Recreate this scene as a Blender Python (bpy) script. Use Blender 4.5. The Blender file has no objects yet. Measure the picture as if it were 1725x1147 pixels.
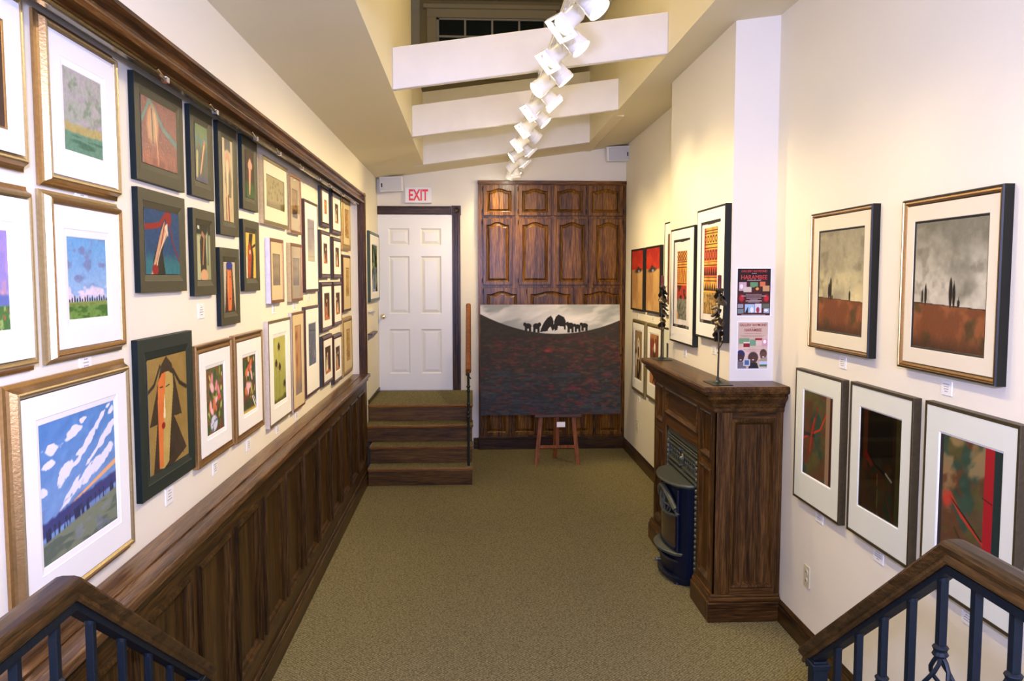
import bpy, math, random
import numpy as np
from mathutils import Vector, Matrix

sc = bpy.context.scene
COL = sc.collection
PI = math.pi
random.seed(7)

# ---------------------------------------------------------------- camera, world, lights, exposure
CAM_Z = 1.9
cam = bpy.data.cameras.new('camera')
cam.sensor_width = 36.0
cam.lens = 1400.0 * 36.0 / 1725.0
cam.clip_start = 0.05
co = bpy.data.objects.new('camera', cam)
COL.objects.link(co)
_pitch = math.atan((573.5 - 467.0) / 1400.0)
_yaw = math.atan((862.5 - 792.0) / 1400.0 * math.cos(_pitch))
co.location = (0, 0, CAM_Z)
co.rotation_euler = (PI / 2 - _pitch, 0, -_yaw)
sc.camera = co

world = bpy.data.worlds.new('world')
sc.world = world
world.use_nodes = True
world.node_tree.nodes['Background'].inputs[0].default_value = (0.55, 0.65, 1.0, 1)
world.node_tree.nodes['Background'].inputs[1].default_value = 0.03
sc.view_settings.view_transform = 'Standard'
sc.view_settings.look = 'None'
sc.view_settings.gamma = 1
sc.view_settings.use_curve_mapping = False
sc.view_settings.exposure = 0.32
try:
    sc.cycles.max_bounces = 8
    sc.cycles.diffuse_bounces = 5
    sc.cycles.glossy_bounces = 3
    sc.cycles.transparent_max_bounces = 8
    sc.cycles.sample_clamp_indirect = 4.0
    sc.cycles.caustics_reflective = False
    sc.cycles.caustics_refractive = False
except Exception:
    pass

def area_light(name, loc, target, sx, sy, energy, color):
    l = bpy.data.lights.new(name, 'AREA')
    l.shape = 'RECTANGLE'; l.size = sx; l.size_y = sy
    l.energy = energy; l.color = color
    o = bpy.data.objects.new(name, l)
    COL.objects.link(o)
    o.location = loc
    o.rotation_euler = (Vector(target) - Vector(loc)).to_track_quat('-Z', 'Y').to_euler()
    return o

# cool daylight from the street window behind the photographer, and the flash just above and behind the camera
area_light('daylight_behind', (0.3, -2.7, 2.2), (0.3, 5.0, 1.3), 2.2, 1.5, 190, (0.50, 0.53, 1.0))
area_light('flash', (0.05, -0.25, 2.25), (0.35, 5.0, 1.0), 0.14, 0.10, 95, (0.52, 0.55, 1.0))

def point_light(name, loc, energy, color, r=0.05):
    l = bpy.data.lights.new(name, 'POINT'); l.energy = energy; l.color = color; l.shadow_soft_size = r
    o = bpy.data.objects.new(name, l); COL.objects.link(o); o.location = loc
    return o
# a lamp upstairs, out of sight behind the ceiling edge
point_light('upstairs_lamp', (0.2, 4.6, 4.9), 30, (1.0, 0.80, 0.48), 0.12)

# ---------------------------------------------------------------- helpers
def tag(o, label=None, cat=None, group=None, kind=None):
    if label: o['label'] = label
    if cat: o['category'] = cat
    if group: o['group'] = group
    if kind: o['kind'] = kind
    return o

def empty(name, loc, label=None, cat=None, group=None, kind=None, M=None):
    o = bpy.data.objects.new(name, None)
    COL.objects.link(o)
    o.empty_display_size = 0.05
    if M is not None: o.matrix_world = M
    else: o.location = loc
    return tag(o, label, cat, group, kind)

def basis(origin, right, up):
    r = Vector(right).normalized(); u = Vector(up).normalized(); n = r.cross(u)
    return Matrix(((r.x, u.x, n.x, origin[0]), (r.y, u.y, n.y, origin[1]), (r.z, u.z, n.z, origin[2]), (0, 0, 0, 1)))

class MB:
    """collects shapes and links them as ONE mesh object; M maps local drawing coords"""
    def __init__(s, M=None):
        s.v = []; s.f = []; s.m = []; s.M = M
    def add(s, vs, fs, mi=0):
        b = len(s.v)
        for p in vs:
            p = Vector(p)
            s.v.append(s.M @ p if s.M is not None else p)
        for f in fs:
            s.f.append([i + b for i in f]); s.m.append(mi)
    def box(s, a, b, mi=0):
        x0, y0, z0 = [min(a[i], b[i]) for i in range(3)]; x1, y1, z1 = [max(a[i], b[i]) for i in range(3)]
        s.add([(x0,y0,z0),(x1,y0,z0),(x1,y1,z0),(x0,y1,z0),(x0,y0,z1),(x1,y0,z1),(x1,y1,z1),(x0,y1,z1)],
              [(0,3,2,1),(4,5,6,7),(0,1,5,4),(1,2,6,5),(2,3,7,6),(3,0,4,7)], mi)
    def hexa(s, p, mi=0):
        s.add(p, [(0,3,2,1),(4,5,6,7),(0,1,5,4),(1,2,6,5),(2,3,7,6),(3,0,4,7)], mi)
    def loops(s, loops, cap0=False, cap1=False, mi=0, closed=True):
        n = len(loops[0]); vs = [p for l in loops for p in l]; fs = []
        for k in range(len(loops) - 1):
            for i in range(n if closed else n - 1):
                j = (i + 1) % n
                fs.append((k*n+i, k*n+j, (k+1)*n+j, (k+1)*n+i))
        if cap0: fs.append(tuple(range(n))[::-1])
        if cap1: fs.append(tuple((len(loops)-1)*n + i for i in range(n)))
        s.add(vs, fs, mi)
    def sweep(s, profile, path, up=(0,0,1), mi=0, caps=True):
        """profile: (a,b) points, a across, b along up; path: 3d points"""
        L = []
        P = [Vector(p) for p in path]
        for i, p in enumerate(P):
            d0 = (P[i] - P[i-1]).normalized() if i > 0 else None
            d1 = (P[i+1] - P[i]).normalized() if i < len(P)-1 else None
            d = (d0 + d1).normalized() if d0 and d1 else (d0 or d1)
            side = d.cross(Vector(up)).normalized(); u = side.cross(d).normalized()
            k = 1.0
            if d0 and d1:
                k = 1.0 / max(0.5, d.dot(d0))
            inplane = abs((d0.cross(d1)).normalized().dot(Vector(up))) > 0.7 if d0 and d1 and d0.cross(d1).length > 1e-5 else False
            ka, kb = (k, 1) if inplane else (1, k)
            L.append([p + side * a * ka + u * b * kb for a, b in profile])
        s.loops(L, caps, caps, mi)
    def tube(s, path, r, n=8, mi=0, up=None):
        P = [Vector(p) for p in path]
        rs = r if isinstance(r, (list, tuple)) else [r] * len(P)
        L = []; ref = None
        for i, p in enumerate(P):
            d = (P[min(i+1, len(P)-1)] - P[max(i-1, 0)]).normalized()
            if ref is None:
                ref = Vector((0,0,1)) if abs(d.z) < 0.9 else Vector((1,0,0))
            a = d.cross(ref).normalized(); b = a.cross(d).normalized(); ref = b
            L.append([p + (a*math.cos(2*PI*j/n) + b*math.sin(2*PI*j/n)) * rs[i] for j in range(n)])
        s.loops(L, True, True, mi)
    def lathe(s, c, prof, n=16, mi=0, axis=None):
        L = []
        c = Vector(c)
        ax = Vector(axis or (0,0,1)).normalized()
        t = Vector((1,0,0)) if abs(ax.x) < 0.9 else Vector((0,1,0))
        a = ax.cross(t).normalized(); b = ax.cross(a)
        for r, h in prof:
            L.append([c + ax*h + (a*math.cos(2*PI*j/n) + b*math.sin(2*PI*j/n)) * max(r, 1e-4) for j in range(n)])
        s.loops(L, True, True, mi)
    def build(s, name, mats, parent=None, smooth=False, bevel=0, local=False, seg=2):
        if not isinstance(mats, (list, tuple)): mats = [mats]
        me = bpy.data.meshes.new(name)
        vs = [tuple(v) for v in s.v]
        o = bpy.data.objects.new(name, me)
        if parent is not None:
            o.parent = parent
            if not local:
                off = root_loc(parent)
                vs = [(v[0]-off[0], v[1]-off[1], v[2]-off[2]) for v in vs]
        me.from_pydata(vs, [], s.f)
        for m in mats: me.materials.append(m)
        me.polygons.foreach_set('material_index', s.m)
        if smooth:
            me.polygons.foreach_set('use_smooth', [True]*len(me.polygons))
            try: me.set_sharp_from_angle(angle=0.7)
            except Exception: pass
        me.update()
        COL.objects.link(o)
        if bevel:
            md = o.modifiers.new('bevel', 'BEVEL'); md.width = bevel; md.segments = seg; md.limit_method = 'ANGLE'
            md.angle_limit = 0.6
        return o

def root_loc(o):
    v = Vector((0,0,0))
    while o is not None:
        v = v + o.location; o = o.parent
    return v

# ---------------------------------------------------------------- materials
def S(r, g, b):
    f = lambda c: (c/255/12.92) if c/255 <= 0.04045 else ((c/255+0.055)/1.055)**2.4
    return (f(r), f(g), f(b), 1)

def new_mat(name):
    m = bpy.data.materials.new(name); m.use_nodes = True
    nt = m.node_tree; p = nt.nodes['Principled BSDF']
    return m, nt, p

def plain(name, col, rough=0.5, metal=0.0, nscale=0, namp=0.06, bump=0, bscale=200, spec=0.5, coat=0):
    m, nt, p = new_mat(name)
    p.inputs['Base Color'].default_value = col
    p.inputs['Roughness'].default_value = rough
    p.inputs['Metallic'].default_value = metal
    p.inputs['Specular IOR Level'].default_value = spec
    if coat:
        p.inputs['Coat Weight'].default_value = coat; p.inputs['Coat Roughness'].default_value = 0.15
    tc = nt.nodes.new('ShaderNodeTexCoord')
    n = nt.nodes.new('ShaderNodeTexNoise'); n.inputs['Scale'].default_value = nscale or 8; n.inputs['Detail'].default_value = 4
    nt.links.new(tc.outputs['Object'], n.inputs['Vector'])
    mx = nt.nodes.new('ShaderNodeMix'); mx.data_type = 'RGBA'
    mx.inputs[6].default_value = tuple(c*(1-namp) for c in col[:3]) + (1,)
    mx.inputs[7].default_value = tuple(min(1, c*(1+namp)) for c in col[:3]) + (1,)
    nt.links.new(n.outputs['Fac'], mx.inputs[0]); nt.links.new(mx.outputs[2], p.inputs['Base Color'])
    if bump:
        n2 = nt.nodes.new('ShaderNodeTexNoise'); n2.inputs['Scale'].default_value = bscale; n2.inputs['Detail'].default_value = 2
        nt.links.new(tc.outputs['Object'], n2.inputs['Vector'])
        b = nt.nodes.new('ShaderNodeBump'); b.inputs['Strength'].default_value = bump; b.inputs['Distance'].default_value = 0.002
        nt.links.new(n2.outputs['Fac'], b.inputs['Height']); nt.links.new(b.outputs['Normal'], p.inputs['Normal'])
    return m

def wood(name, dark, mid, light, axis='Z', rough=0.35, coat=0.3, scale=1.0):
    """oak: long open pores and cathedral figure along the axis"""
    dark, mid, light = [(c[0]*.78, c[1]*.76, c[2]*.70, 1) for c in (dark, mid, light)]
    m, nt, p = new_mat(name)
    N = nt.nodes.new; L = nt.links.new
    tc = N('ShaderNodeTexCoord')
    mp = N('ShaderNodeMapping')
    sc_ = {'X': (0.05, 1, 1), 'Y': (1, 0.05, 1), 'Z': (1, 1, 0.05)}[axis]
    mp.inputs['Scale'].default_value = sc_
    L(tc.outputs['Object'], mp.inputs['Vector'])
    n1 = N('ShaderNodeTexNoise'); n1.inputs['Scale'].default_value = 7.0*scale; n1.inputs['Detail'].default_value = 3; n1.inputs['Distortion'].default_value = 0.5
    L(mp.outputs[0], n1.inputs['Vector'])
    mul = N('ShaderNodeMath'); mul.operation = 'MULTIPLY'; mul.inputs[1].default_value = 9.0
    L(n1.outputs['Fac'], mul.inputs[0])
    fr = N('ShaderNodeMath'); fr.operation = 'PINGPONG'; fr.inputs[1].default_value = 1.0
    L(mul.outputs[0], fr.inputs[0])
    n2 = N('ShaderNodeTexNoise'); n2.inputs['Scale'].default_value = 130*scale; n2.inputs['Detail'].default_value = 3; n2.inputs['Roughness'].default_value = 0.7
    L(mp.outputs[0], n2.inputs['Vector'])
    r2 = N('ShaderNodeMapRange'); r2.inputs[1].default_value = 0.40; r2.inputs[2].default_value = 0.62
    L(n2.outputs['Fac'], r2.inputs[0])
    mm = N('ShaderNodeMath'); mm.operation = 'MULTIPLY_ADD'; mm.inputs[1].default_value = 0.45
    L(fr.outputs[0], mm.inputs[0])
    m3 = N('ShaderNodeMath'); m3.operation = 'MULTIPLY'; m3.inputs[1].default_value = 0.55
    L(r2.outputs[0], m3.inputs[0]); L(m3.outputs[0], mm.inputs[2])
    cr = N('ShaderNodeValToRGB')
    cr.color_ramp.elements[0].position = 0.05; cr.color_ramp.elements[0].color = dark
    cr.color_ramp.elements[1].position = 0.95; cr.color_ramp.elements[1].color = light
    e = cr.color_ramp.elements.new(0.5); e.color = mid
    L(mm.outputs[0], cr.inputs[0]); L(cr.outputs[0], p.inputs['Base Color'])
    b = N('ShaderNodeBump'); b.inputs['Strength'].default_value = 0.25; b.inputs['Distance'].default_value = 0.001
    L(mm.outputs[0], b.inputs['Height']); L(b.outputs['Normal'], p.inputs['Normal'])
    p.inputs['Roughness'].default_value = rough
    p.inputs['Specular IOR Level'].default_value = 0.2
    p.inputs['Coat Weight'].default_value = coat*.12; p.inputs['Coat Roughness'].default_value = 0.2
    return m

M = {}
M['wall'] = plain('painted_plaster', (0.82, 0.78, 0.66, 1), 0.75, nscale=2, namp=0.015, bump=0.25, bscale=260, spec=0.25)
M['ceil'] = plain('painted_ceiling', (0.76, 0.70, 0.50, 1), 0.8, nscale=2, namp=0.02, bump=0.2, bscale=200, spec=0.2)  # same paint as the walls; its dimmer light is put into this darker colour
M['beam'] = plain('painted_beam', (0.78, 0.76, 0.72, 1), 0.7, bump=0.1, spec=0.25)
M['olive'] = plain('olive_shaded_upper_wall', (0.55, 0.48, 0.28, 1), 0.8, bump=0.1)  # shade of the upper storey is put into this olive colour
M['whitetrim'] = plain('white_gloss_trim', (0.74, 0.74, 0.68, 1), 0.45)
M['whitedoor'] = plain('white_painted_door', (0.76, 0.77, 0.74, 1), 0.32, namp=0.01, bump=0.05, bscale=90)
M['night'] = plain('dark_window_glass', (0.01, 0.022, 0.015, 1), 0.06)
wd, wm_, wl = S(28, 18, 6), S(62, 42, 18), S(94, 66, 32)
for ax in 'XYZ':
    M['oak'+ax] = wood('dark_oak_'+ax.lower(), wd, wm_, wl, ax)
    M['cab'+ax] = wood('cabinet_oak_'+ax.lower(), S(46, 26, 4), S(112, 72, 16), S(160, 110, 34), ax, 0.32, 0.6)
    M['man'+ax] = wood('mantel_oak_'+ax.lower(), S(40, 24, 8), S(82, 54, 22), S(116, 82, 42), ax, 0.35, 0.35)
    M['led'+ax] = wood('ledge_oak_'+ax.lower(), S(58, 38, 22), S(102, 72, 46), S(140, 106, 70), ax, 0.28, 0.5)
M['rail'] = wood('handrail_oak', S(30, 18, 6), S(66, 44, 20), S(98, 68, 34), 'Y', 0.35, 0.3, 2.2)
M['riser'] = wood('riser_oak', S(46, 30, 6), S(88, 60, 18), S(114, 82, 30), 'X', 0.4, 0.3)
M['nosing'] = wood('nosing_oak', S(90, 54, 16), S(136, 90, 36), S(160, 112, 50), 'X', 0.4, 0.3)
M['easel'] = wood('easel_beech', S(112, 60, 26), S(150, 88, 42), S(172, 108, 56), 'Z', 0.45, 0.1)
M['iron'] = plain('blue_black_iron', (0.0025, 0.006, 0.010, 1), 0.5, 0.0, nscale=30, namp=0.3, spec=0.25, bump=0.3, bscale=60)
M['iron2'] = plain('dark_green_iron', (0.010, 0.018, 0.014, 1), 0.45, 0.3, nscale=30, namp=0.3)
M['castiron'] = plain('grey_cast_iron', (0.10, 0.11, 0.085, 1), 0.45, 0.5, nscale=60, namp=0.3, bump=0.6, bscale=120)
M['stove'] = plain('navy_stove_enamel', (0.002, 0.005, 0.016, 1), 0.38, 0.0, namp=0.2, spec=0.35)
M['ember'] = plain('stove_glass', (0.05, 0.03, 0.015, 1), 0.08)
M['bronze'] = plain('bronze_leaf', (0.055, 0.042, 0.028, 1), 0.35, 0.7, nscale=50, namp=0.4, bump=0.5, bscale=80)
M['candle'] = plain('dark_red_wax', (0.10, 0.008, 0.012, 1), 0.35)
M['railgold'] = plain('aged_brass_rail', (0.16, 0.13, 0.06, 1), 0.25, 0.9, nscale=20, namp=0.3)
M['trimgold'] = wood('bronzed_trim', S(48, 28, 12), S(104, 66, 30), S(142, 100, 52), 'Y', 0.3, 0.6, 0.6)
M['chrome'] = plain('chrome', (0.75, 0.72, 0.66, 1), 0.12, 1.0)
M['knob'] = plain('brass_knob', (0.8, 0.68, 0.4, 1), 0.15, 1.0)
M['hinge'] = plain('black_hinge', (0.015, 0.012, 0.01, 1), 0.4, 0.6)
M['plastic'] = plain('white_plastic', (0.78, 0.79, 0.78, 1), 0.4)
M['grille'] = plain('speaker_grille', (0.62, 0.64, 0.64, 1), 0.6, bump=1.0, bscale=700)
M['outlet'] = plain('cream_outlet', (0.62, 0.58, 0.40, 1), 0.35)
M['outletslot'] = plain('outlet_slot', (0.06, 0.05, 0.04, 1), 0.5)
M['card'] = plain('white_card', (0.86, 0.86, 0.85, 1), 0.6, namp=0.01)
M['ink'] = plain('grey_ink', (0.30, 0.29, 0.27, 1), 0.7)
M['red'] = plain('exit_red', (0.75, 0.02, 0.03, 1), 0.4)
M['lamp'] = plain('white_lamp_housing', (0.86, 0.86, 0.84, 1), 0.35)
M['posterred'] = plain('poster_red_lettering', S(205, 60, 60), 0.4)
M['postermar'] = plain('poster_maroon_lettering', S(140, 30, 30), 0.4)
M['posterwhite'] = plain('poster_white_lettering', S(225, 215, 215), 0.4)
m, nt, p = new_mat('lamp_lens')
p.inputs['Emission Color'].default_value = (1, 0.93, 0.78, 1); p.inputs['Emission Strength'].default_value = 60
M['lens'] = m

# frames
M['gold'] = plain('bronze_gold_frame', (0.42, 0.25, 0.095, 1), 0.30, 0.85, nscale=90, namp=0.25, bump=0.2, bscale=150)
M['champ'] = plain('champagne_frame', (0.46, 0.35, 0.18, 1), 0.38, 0.8, nscale=90, namp=0.2, bump=0.2, bscale=150)
M['champside'] = plain('pale_champagne_side', (0.60, 0.52, 0.42, 1), 0.4, 0.6, nscale=60, namp=0.15)
M['gilt'] = plain('ornate_gilt', (0.52, 0.36, 0.14, 1), 0.38, 0.75, nscale=120, namp=0.4, bump=1.0, bscale=110)
M['olivegilt'] = plain('olive_gilt', (0.26, 0.21, 0.10, 1), 0.4, 0.6, nscale=120, namp=0.4, bump=1.0, bscale=110)
M['silver'] = plain('silver_side', (0.62, 0.60, 0.66, 1), 0.35, 0.7, nscale=60, namp=0.15)
M['darkolive'] = plain('dark_olive_frame', (0.052, 0.048, 0.022, 1), 0.55, 0.0, nscale=200, namp=0.3, bump=0.4, bscale=300)
M['blackgreen'] = plain('black_green_frame', (0.010, 0.022, 0.018, 1), 0.45, 0.0, nscale=200, namp=0.3, bump=0.3, bscale=300)
M['tealside'] = plain('black_frame_side', (0.004, 0.010, 0.010, 1), 0.55, spec=0.2)
M['brown'] = plain('walnut_frame', (0.07, 0.036, 0.02, 1), 0.35, 0.1, nscale=90, namp=0.35)
M['rust'] = plain('rust_gold_frame', (0.30, 0.14, 0.05, 1), 0.35, 0.6, nscale=90, namp=0.3)
M['mahog'] = plain('mahogany_frame', (0.065, 0.022, 0.014, 1), 0.3, 0.1, nscale=90, namp=0.35)
M['black'] = plain('black_frame', (0.010, 0.010, 0.006, 1), 0.45, spec=0.25)
M['bronzeframe'] = plain('dark_bronze_frame', (0.050, 0.036, 0.014, 1), 0.45, 0.2, nscale=60, namp=0.5, bump=0.3)
M['greenframe'] = plain('dark_green_frame', (0.02, 0.045, 0.03, 1), 0.35)
M['matwhite'] = plain('white_mat_board', (0.84, 0.84, 0.82, 1), 0.8, namp=0.01, bump=0.1, bscale=500)
M['matcream'] = plain('cream_mat_board', (0.74, 0.68, 0.52, 1), 0.8, namp=0.02, bump=0.2, bscale=500)
M['mattan'] = plain('tan_mat_board', (0.62, 0.50, 0.30, 1), 0.8, namp=0.02, bump=0.2, bscale=500)
M['matgrey'] = plain('pale_sage_mat_board', (0.68, 0.71, 0.62, 1), 0.8, namp=0.01, bump=0.1, bscale=500)
M['liner'] = plain('white_fillet', (0.86, 0.87, 0.88, 1), 0.5, namp=0.01)
M['lineblack'] = plain('black_fillet', (0.012, 0.012, 0.012, 1), 0.5)
m, nt, p = new_mat('picture_glass')
nt.nodes.remove(p)
tr = nt.nodes.new('ShaderNodeBsdfTransparent'); gl = nt.nodes.new('ShaderNodeBsdfGlossy'); gl.inputs['Roughness'].default_value = 0.03
fz = nt.nodes.new('ShaderNodeFresnel'); fz.inputs[0].default_value = 1.45
mxs = nt.nodes.new('ShaderNodeMixShader')
nt.links.new(fz.outputs[0], mxs.inputs[0]); nt.links.new(tr.outputs[0], mxs.inputs[1]); nt.links.new(gl.outputs[0], mxs.inputs[2])
nt.links.new(mxs.outputs[0], nt.nodes['Material Output'].inputs[0])
M['glass'] = m

def print_mat(name, rough, bump, coat=0.0):
    m, nt, p = new_mat(name)
    a = nt.nodes.new('ShaderNodeAttribute'); a.attribute_name = 'paint'
    nt.links.new(a.outputs['Color'], p.inputs['Base Color'])
    p.inputs['Roughness'].default_value = rough
    p.inputs['Specular IOR Level'].default_value = 0.3 if not coat else .5
    p.inputs['Coat Weight'].default_value = coat; p.inputs['Coat Roughness'].default_value = 0.25
    if bump:
        tc = nt.nodes.new('ShaderNodeTexCoord')
        n = nt.nodes.new('ShaderNodeTexNoise'); n.inputs['Scale'].default_value = 55; n.inputs['Detail'].default_value = 4; n.inputs['Distortion'].default_value = 1.5
        nt.links.new(tc.outputs['Object'], n.inputs['Vector'])
        b = nt.nodes.new('ShaderNodeBump'); b.inputs['Strength'].default_value = bump; b.inputs['Distance'].default_value = 0.004
        nt.links.new(n.outputs['Fac'], b.inputs['Height']); nt.links.new(b.outputs['Normal'], p.inputs['Normal'])
    return m
M['oil'] = print_mat('oil_paint', 0.65, 0.35)
M['varnish'] = print_mat('varnished_oil_paint', 0.36, 0.55, 0.2)
M['print'] = print_mat('works_on_paper', 0.6, 0.0)

# carpet: small loops in a diagonal weave, olive and brown
m, nt, p = new_mat('loop_pile_carpet')
N = nt.nodes.new; L = nt.links.new
tc = N('ShaderNodeTexCoord'); mp = N('ShaderNodeMapping'); mp.inputs['Rotation'].default_value = (0, 0, 0.78)
L(tc.outputs['Object'], mp.inputs['Vector'])
v1 = N('ShaderNodeTexVoronoi'); v1.inputs['Scale'].default_value = 72; v1.inputs['Randomness'].default_value = 0.35
L(mp.outputs[0], v1.inputs['Vector'])
n1 = N('ShaderNodeTexNoise'); n1.inputs['Scale'].default_value = 140; n1.inputs['Detail'].default_value = 2
L(tc.outputs['Object'], n1.inputs['Vector'])
n3 = N('ShaderNodeTexNoise'); n3.inputs['Scale'].default_value = 1.6
L(tc.outputs['Object'], n3.inputs['Vector'])
cr = N('ShaderNodeValToRGB')
cr.color_ramp.elements[0].position = 0.0; cr.color_ramp.elements[0].color = S(166, 160, 122)
cr.color_ramp.elements[1].position = 0.75; cr.color_ramp.elements[1].color = S(88, 84, 56)
L(v1.outputs['Distance'], cr.inputs[0])
cr2 = N('ShaderNodeValToRGB')
cr2.color_ramp.elements[0].position = 0.35; cr2.color_ramp.elements[0].color = (0.60, 0.55, 0.45, 1)
cr2.color_ramp.elements[1].position = 0.7; cr2.color_ramp.elements[1].color = (1.25, 1.2, 1.15, 1)
L(n1.outputs['Fac'], cr2.inputs[0])
mxc = N('ShaderNodeMix'); mxc.data_type = 'RGBA'; mxc.blend_type = 'MULTIPLY'; mxc.inputs[0].default_value = 1
L(cr.outputs[0], mxc.inputs[6]); L(cr2.outputs[0], mxc.inputs[7]); L(mxc.outputs[2], p.inputs['Base Color'])
b = N('ShaderNodeBump'); b.inputs['Strength'].default_value = 0.9; b.inputs['Distance'].default_value = 0.004; b.invert = True
L(v1.outputs['Distance'], b.inputs['Height']); L(b.outputs['Normal'], p.inputs['Normal'])
p.inputs['Roughness'].default_value = 0.95; p.inputs['Specular IOR Level'].default_value = 0.1
M['carpet'] = m

# ---------------------------------------------------------------- the room shell
XL, XA, XR, XC, YB = -1.0, -1.08, 1.71, 1.46, 9.14
def zc(x): return 3.095 + 0.14 * x
WX0, WX1, WY0, WY1 = -0.465, 1.215, -1.0, 8.5      # opening in the sloped ceiling
YF = -3.0

def struct(name, mb, m, **k):
    o = mb.build(name, m, **k); o['kind'] = 'structure'; return o

b = MB(); b.box((-1.5, YF-0.2, -0.12), (2.0, YB+0.3, 0)); struct('floor', b, M['carpet'])

# left wall: plain wall above the trim, recessed hanging wall, return and far piece
b = MB()
Y1 = 7.66
b.box((-1.3, YF, 2.66), (XL, Y1, 3.05))                # above the trim
b.box((-1.3, YF, -0.0), (XA, Y1, 2.66))                # recessed wall
b.box((-1.3, Y1, 0), (XL, YB+0.2, 3.05))               # far piece incl. the return
struct('wall_left', b, M['wall'])
b = MB(); b.box((-1.3, YB, 0), (2.0, YB+0.2, 3.55)); struct('wall_back', b, M['wall'])
b = MB(); b.box((XR, YF, 0), (2.0, YB, 3.55)); struct('wall_right', b, M['wall'])
b = MB(); b.box((XC, 4.60, 0), (XR, 6.05, 3.40)); struct('wall_chimney_breast', b, M['wall'])
b = MB(); b.box((-1.3, YF-0.2, 0), (2.0, YF, 5.5)); struct('wall_front', b, M['wall'])

# sloped ceiling with the long opening
b = MB()
def cslab(x0, x1, y0, y1, t=0.12):
    b.hexa([(x0,y0,zc(x0)),(x1,y0,zc(x1)),(x1,y1,zc(x1)),(x0,y1,zc(x0)),
            (x0,y0,zc(x0)+t),(x1,y0,zc(x1)+t),(x1,y1,zc(x1)+t),(x0,y1,zc(x0)+t)])
cslab(-1.3, WX0-0.1, YF, YB+0.2); cslab(WX1+0.1, 2.0, YF, YB+0.2)
cslab(WX0-0.1, WX1+0.1, WY1+0.1, YB+0.2); cslab(WX0-0.1, WX1+0.1, YF, WY0-0.1)
struct('ceiling', b, M['ceil'])

# sides of the opening, going up to the floor above
def vwall(name, x0, x1, y0, y1, zt0, zt1, m):
    b = MB()
    b.hexa([(x0,y0,zc(x0)-0.0),(x1,y0,zc(x1)),(x1,y1,zc(x1)),(x0,y1,zc(x0)),(x0,y0,zt0),(x1,y0,zt1),(x1,y1,zt1),(x0,y1,zt0)])
    return struct(name, b, m)
vwall('wall_well_left', WX0-0.1, WX0, WY0-0.1, 6.85, 5.5, 5.5, M['ceil'])
vwall('wall_well_left_curb', WX0-0.1, WX0, 6.85, WY1, 3.72, 3.72, M['ceil'])
vwall('wall_well_right', WX1, WX1+0.1, WY0-0.1, 7.15, 5.5, 5.5, M['ceil'])
vwall('wall_well_end', WX0-0.1, WX1, WY1, WY1+0.1, 3.73, 3.97, M['beam'])
vwall('wall_well_front', WX0-0.1, WX1, WY0-0.1, WY0, 5.5, 5.5, M['ceil'])
b = MB()   # right upper wall with its window hole
b.box((WX1, 7.15, 3.268), (WX1+0.1, 10.6, 4.30)); b.box((WX1, 7.85, 4.30), (WX1+0.1, 10.6, 5.5)); b.box((WX1, 7.15, 5.05), (WX1+0.1, 7.85, 5.5))
struct('wall_upper_right', b, M['ceil'])
b = MB(); b.box((-1.4, 6.75, 3.72), (WX0-0.1, 6.85, 5.5)); struct('wall_upper_return', b, M['ceil'])
b = MB(); b.box((-1.5, 6.75, 3.4), (-1.4, 10.6, 5.5)); struct('wall_upper_left', b, M['ceil'])
b = MB(); b.box((-1.5, 10.5, 3.4), (-0.40, 10.65, 5.5)); b.box((0.95, 10.5, 3.4), (1.3, 10.65, 5.5))
b.box((-0.40, 10.5, 3.4), (0.95, 10.65, 4.42)); b.box((-0.40, 10.5, 5.07), (0.95, 10.65, 5.5)); struct('wall_upper_back', b, M['olive'])
b = MB(); b.box((-1.5, YF, 5.28), (2.0, 10.7, 5.5)); struct('ceiling_upper', b, M['ceil'])
b = MB(); b.box((-1.5, WY1+0.1, 3.45), (WX1, 10.6, 3.6)); struct('floor_upper', b, M['olive'])
b = MB(); b.box((WX1+0.1, YF, 3.0+0.52), (2.1, YB+0.3, 3.62)); struct('trim_upper_slab', b, M['olive'])

# beams across the opening
for y in (0.05, 1.75, 3.45, 5.15, 6.85):
    b = MB(); t = 0.05
    b.hexa([(WX0,y,zc(WX0)),(WX1,y,zc(WX1)),(WX1,y+t,zc(WX1)),(WX0,y+t,zc(WX0)),
            (WX0,y,zc(WX0)+.25),(WX1,y,zc(WX1)+.25),(WX1,y+t,zc(WX1)+.25),(WX0,y+t,zc(WX0)+.25)])
    o = b.build('ceiling_beam', M['beam'], bevel=0.006)
    o['kind'] = 'structure'
    if y == 5.15: o['label'] = 'nearest visible white beam across the ceiling opening'
    if y == 6.85: o['label'] = 'second visible white beam across the ceiling opening'

# upstairs windows
w1 = empty('window_1', (0.275, 10.5, 4.42), 'dark multi-pane window seen high through the ceiling opening', kind='structure')
b = MB()
for (x0, x1, z0, z1, y) in ((-0.52,-0.40,4.42,5.07,10.46),(0.95,1.07,4.42,5.07,10.46),(-0.52,1.07,5.07,5.2,10.46),(-0.52,1.07,4.33,4.42,10.46)):
    b.box((x0, y, z0), (x1, 10.52, z1))
b.box((-0.56, 10.42, 5.17), (1.11, 10.5, 5.22))
b.build('window_casing', M['ceil'], w1, bevel=0.006)
b = MB()
for (x0, x1, z0, z1) in ((-0.40,-0.37,4.42,5.07),(0.92,0.95,4.42,5.07),(-0.40,0.95,5.05,5.07),(-0.40,0.95,4.42,4.44)):
    b.box((x0, 10.49, z0), (x1, 10.53, z1))
b.build('sash', M['whitetrim'], w1)
for i in range(3):
    x = -0.05 + i*0.333
    b = MB(); b.box((x-.012, 10.485, 4.44), (x+.012, 10.52, 5.05)); b.build('muntin', M['whitetrim'], w1)
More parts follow.
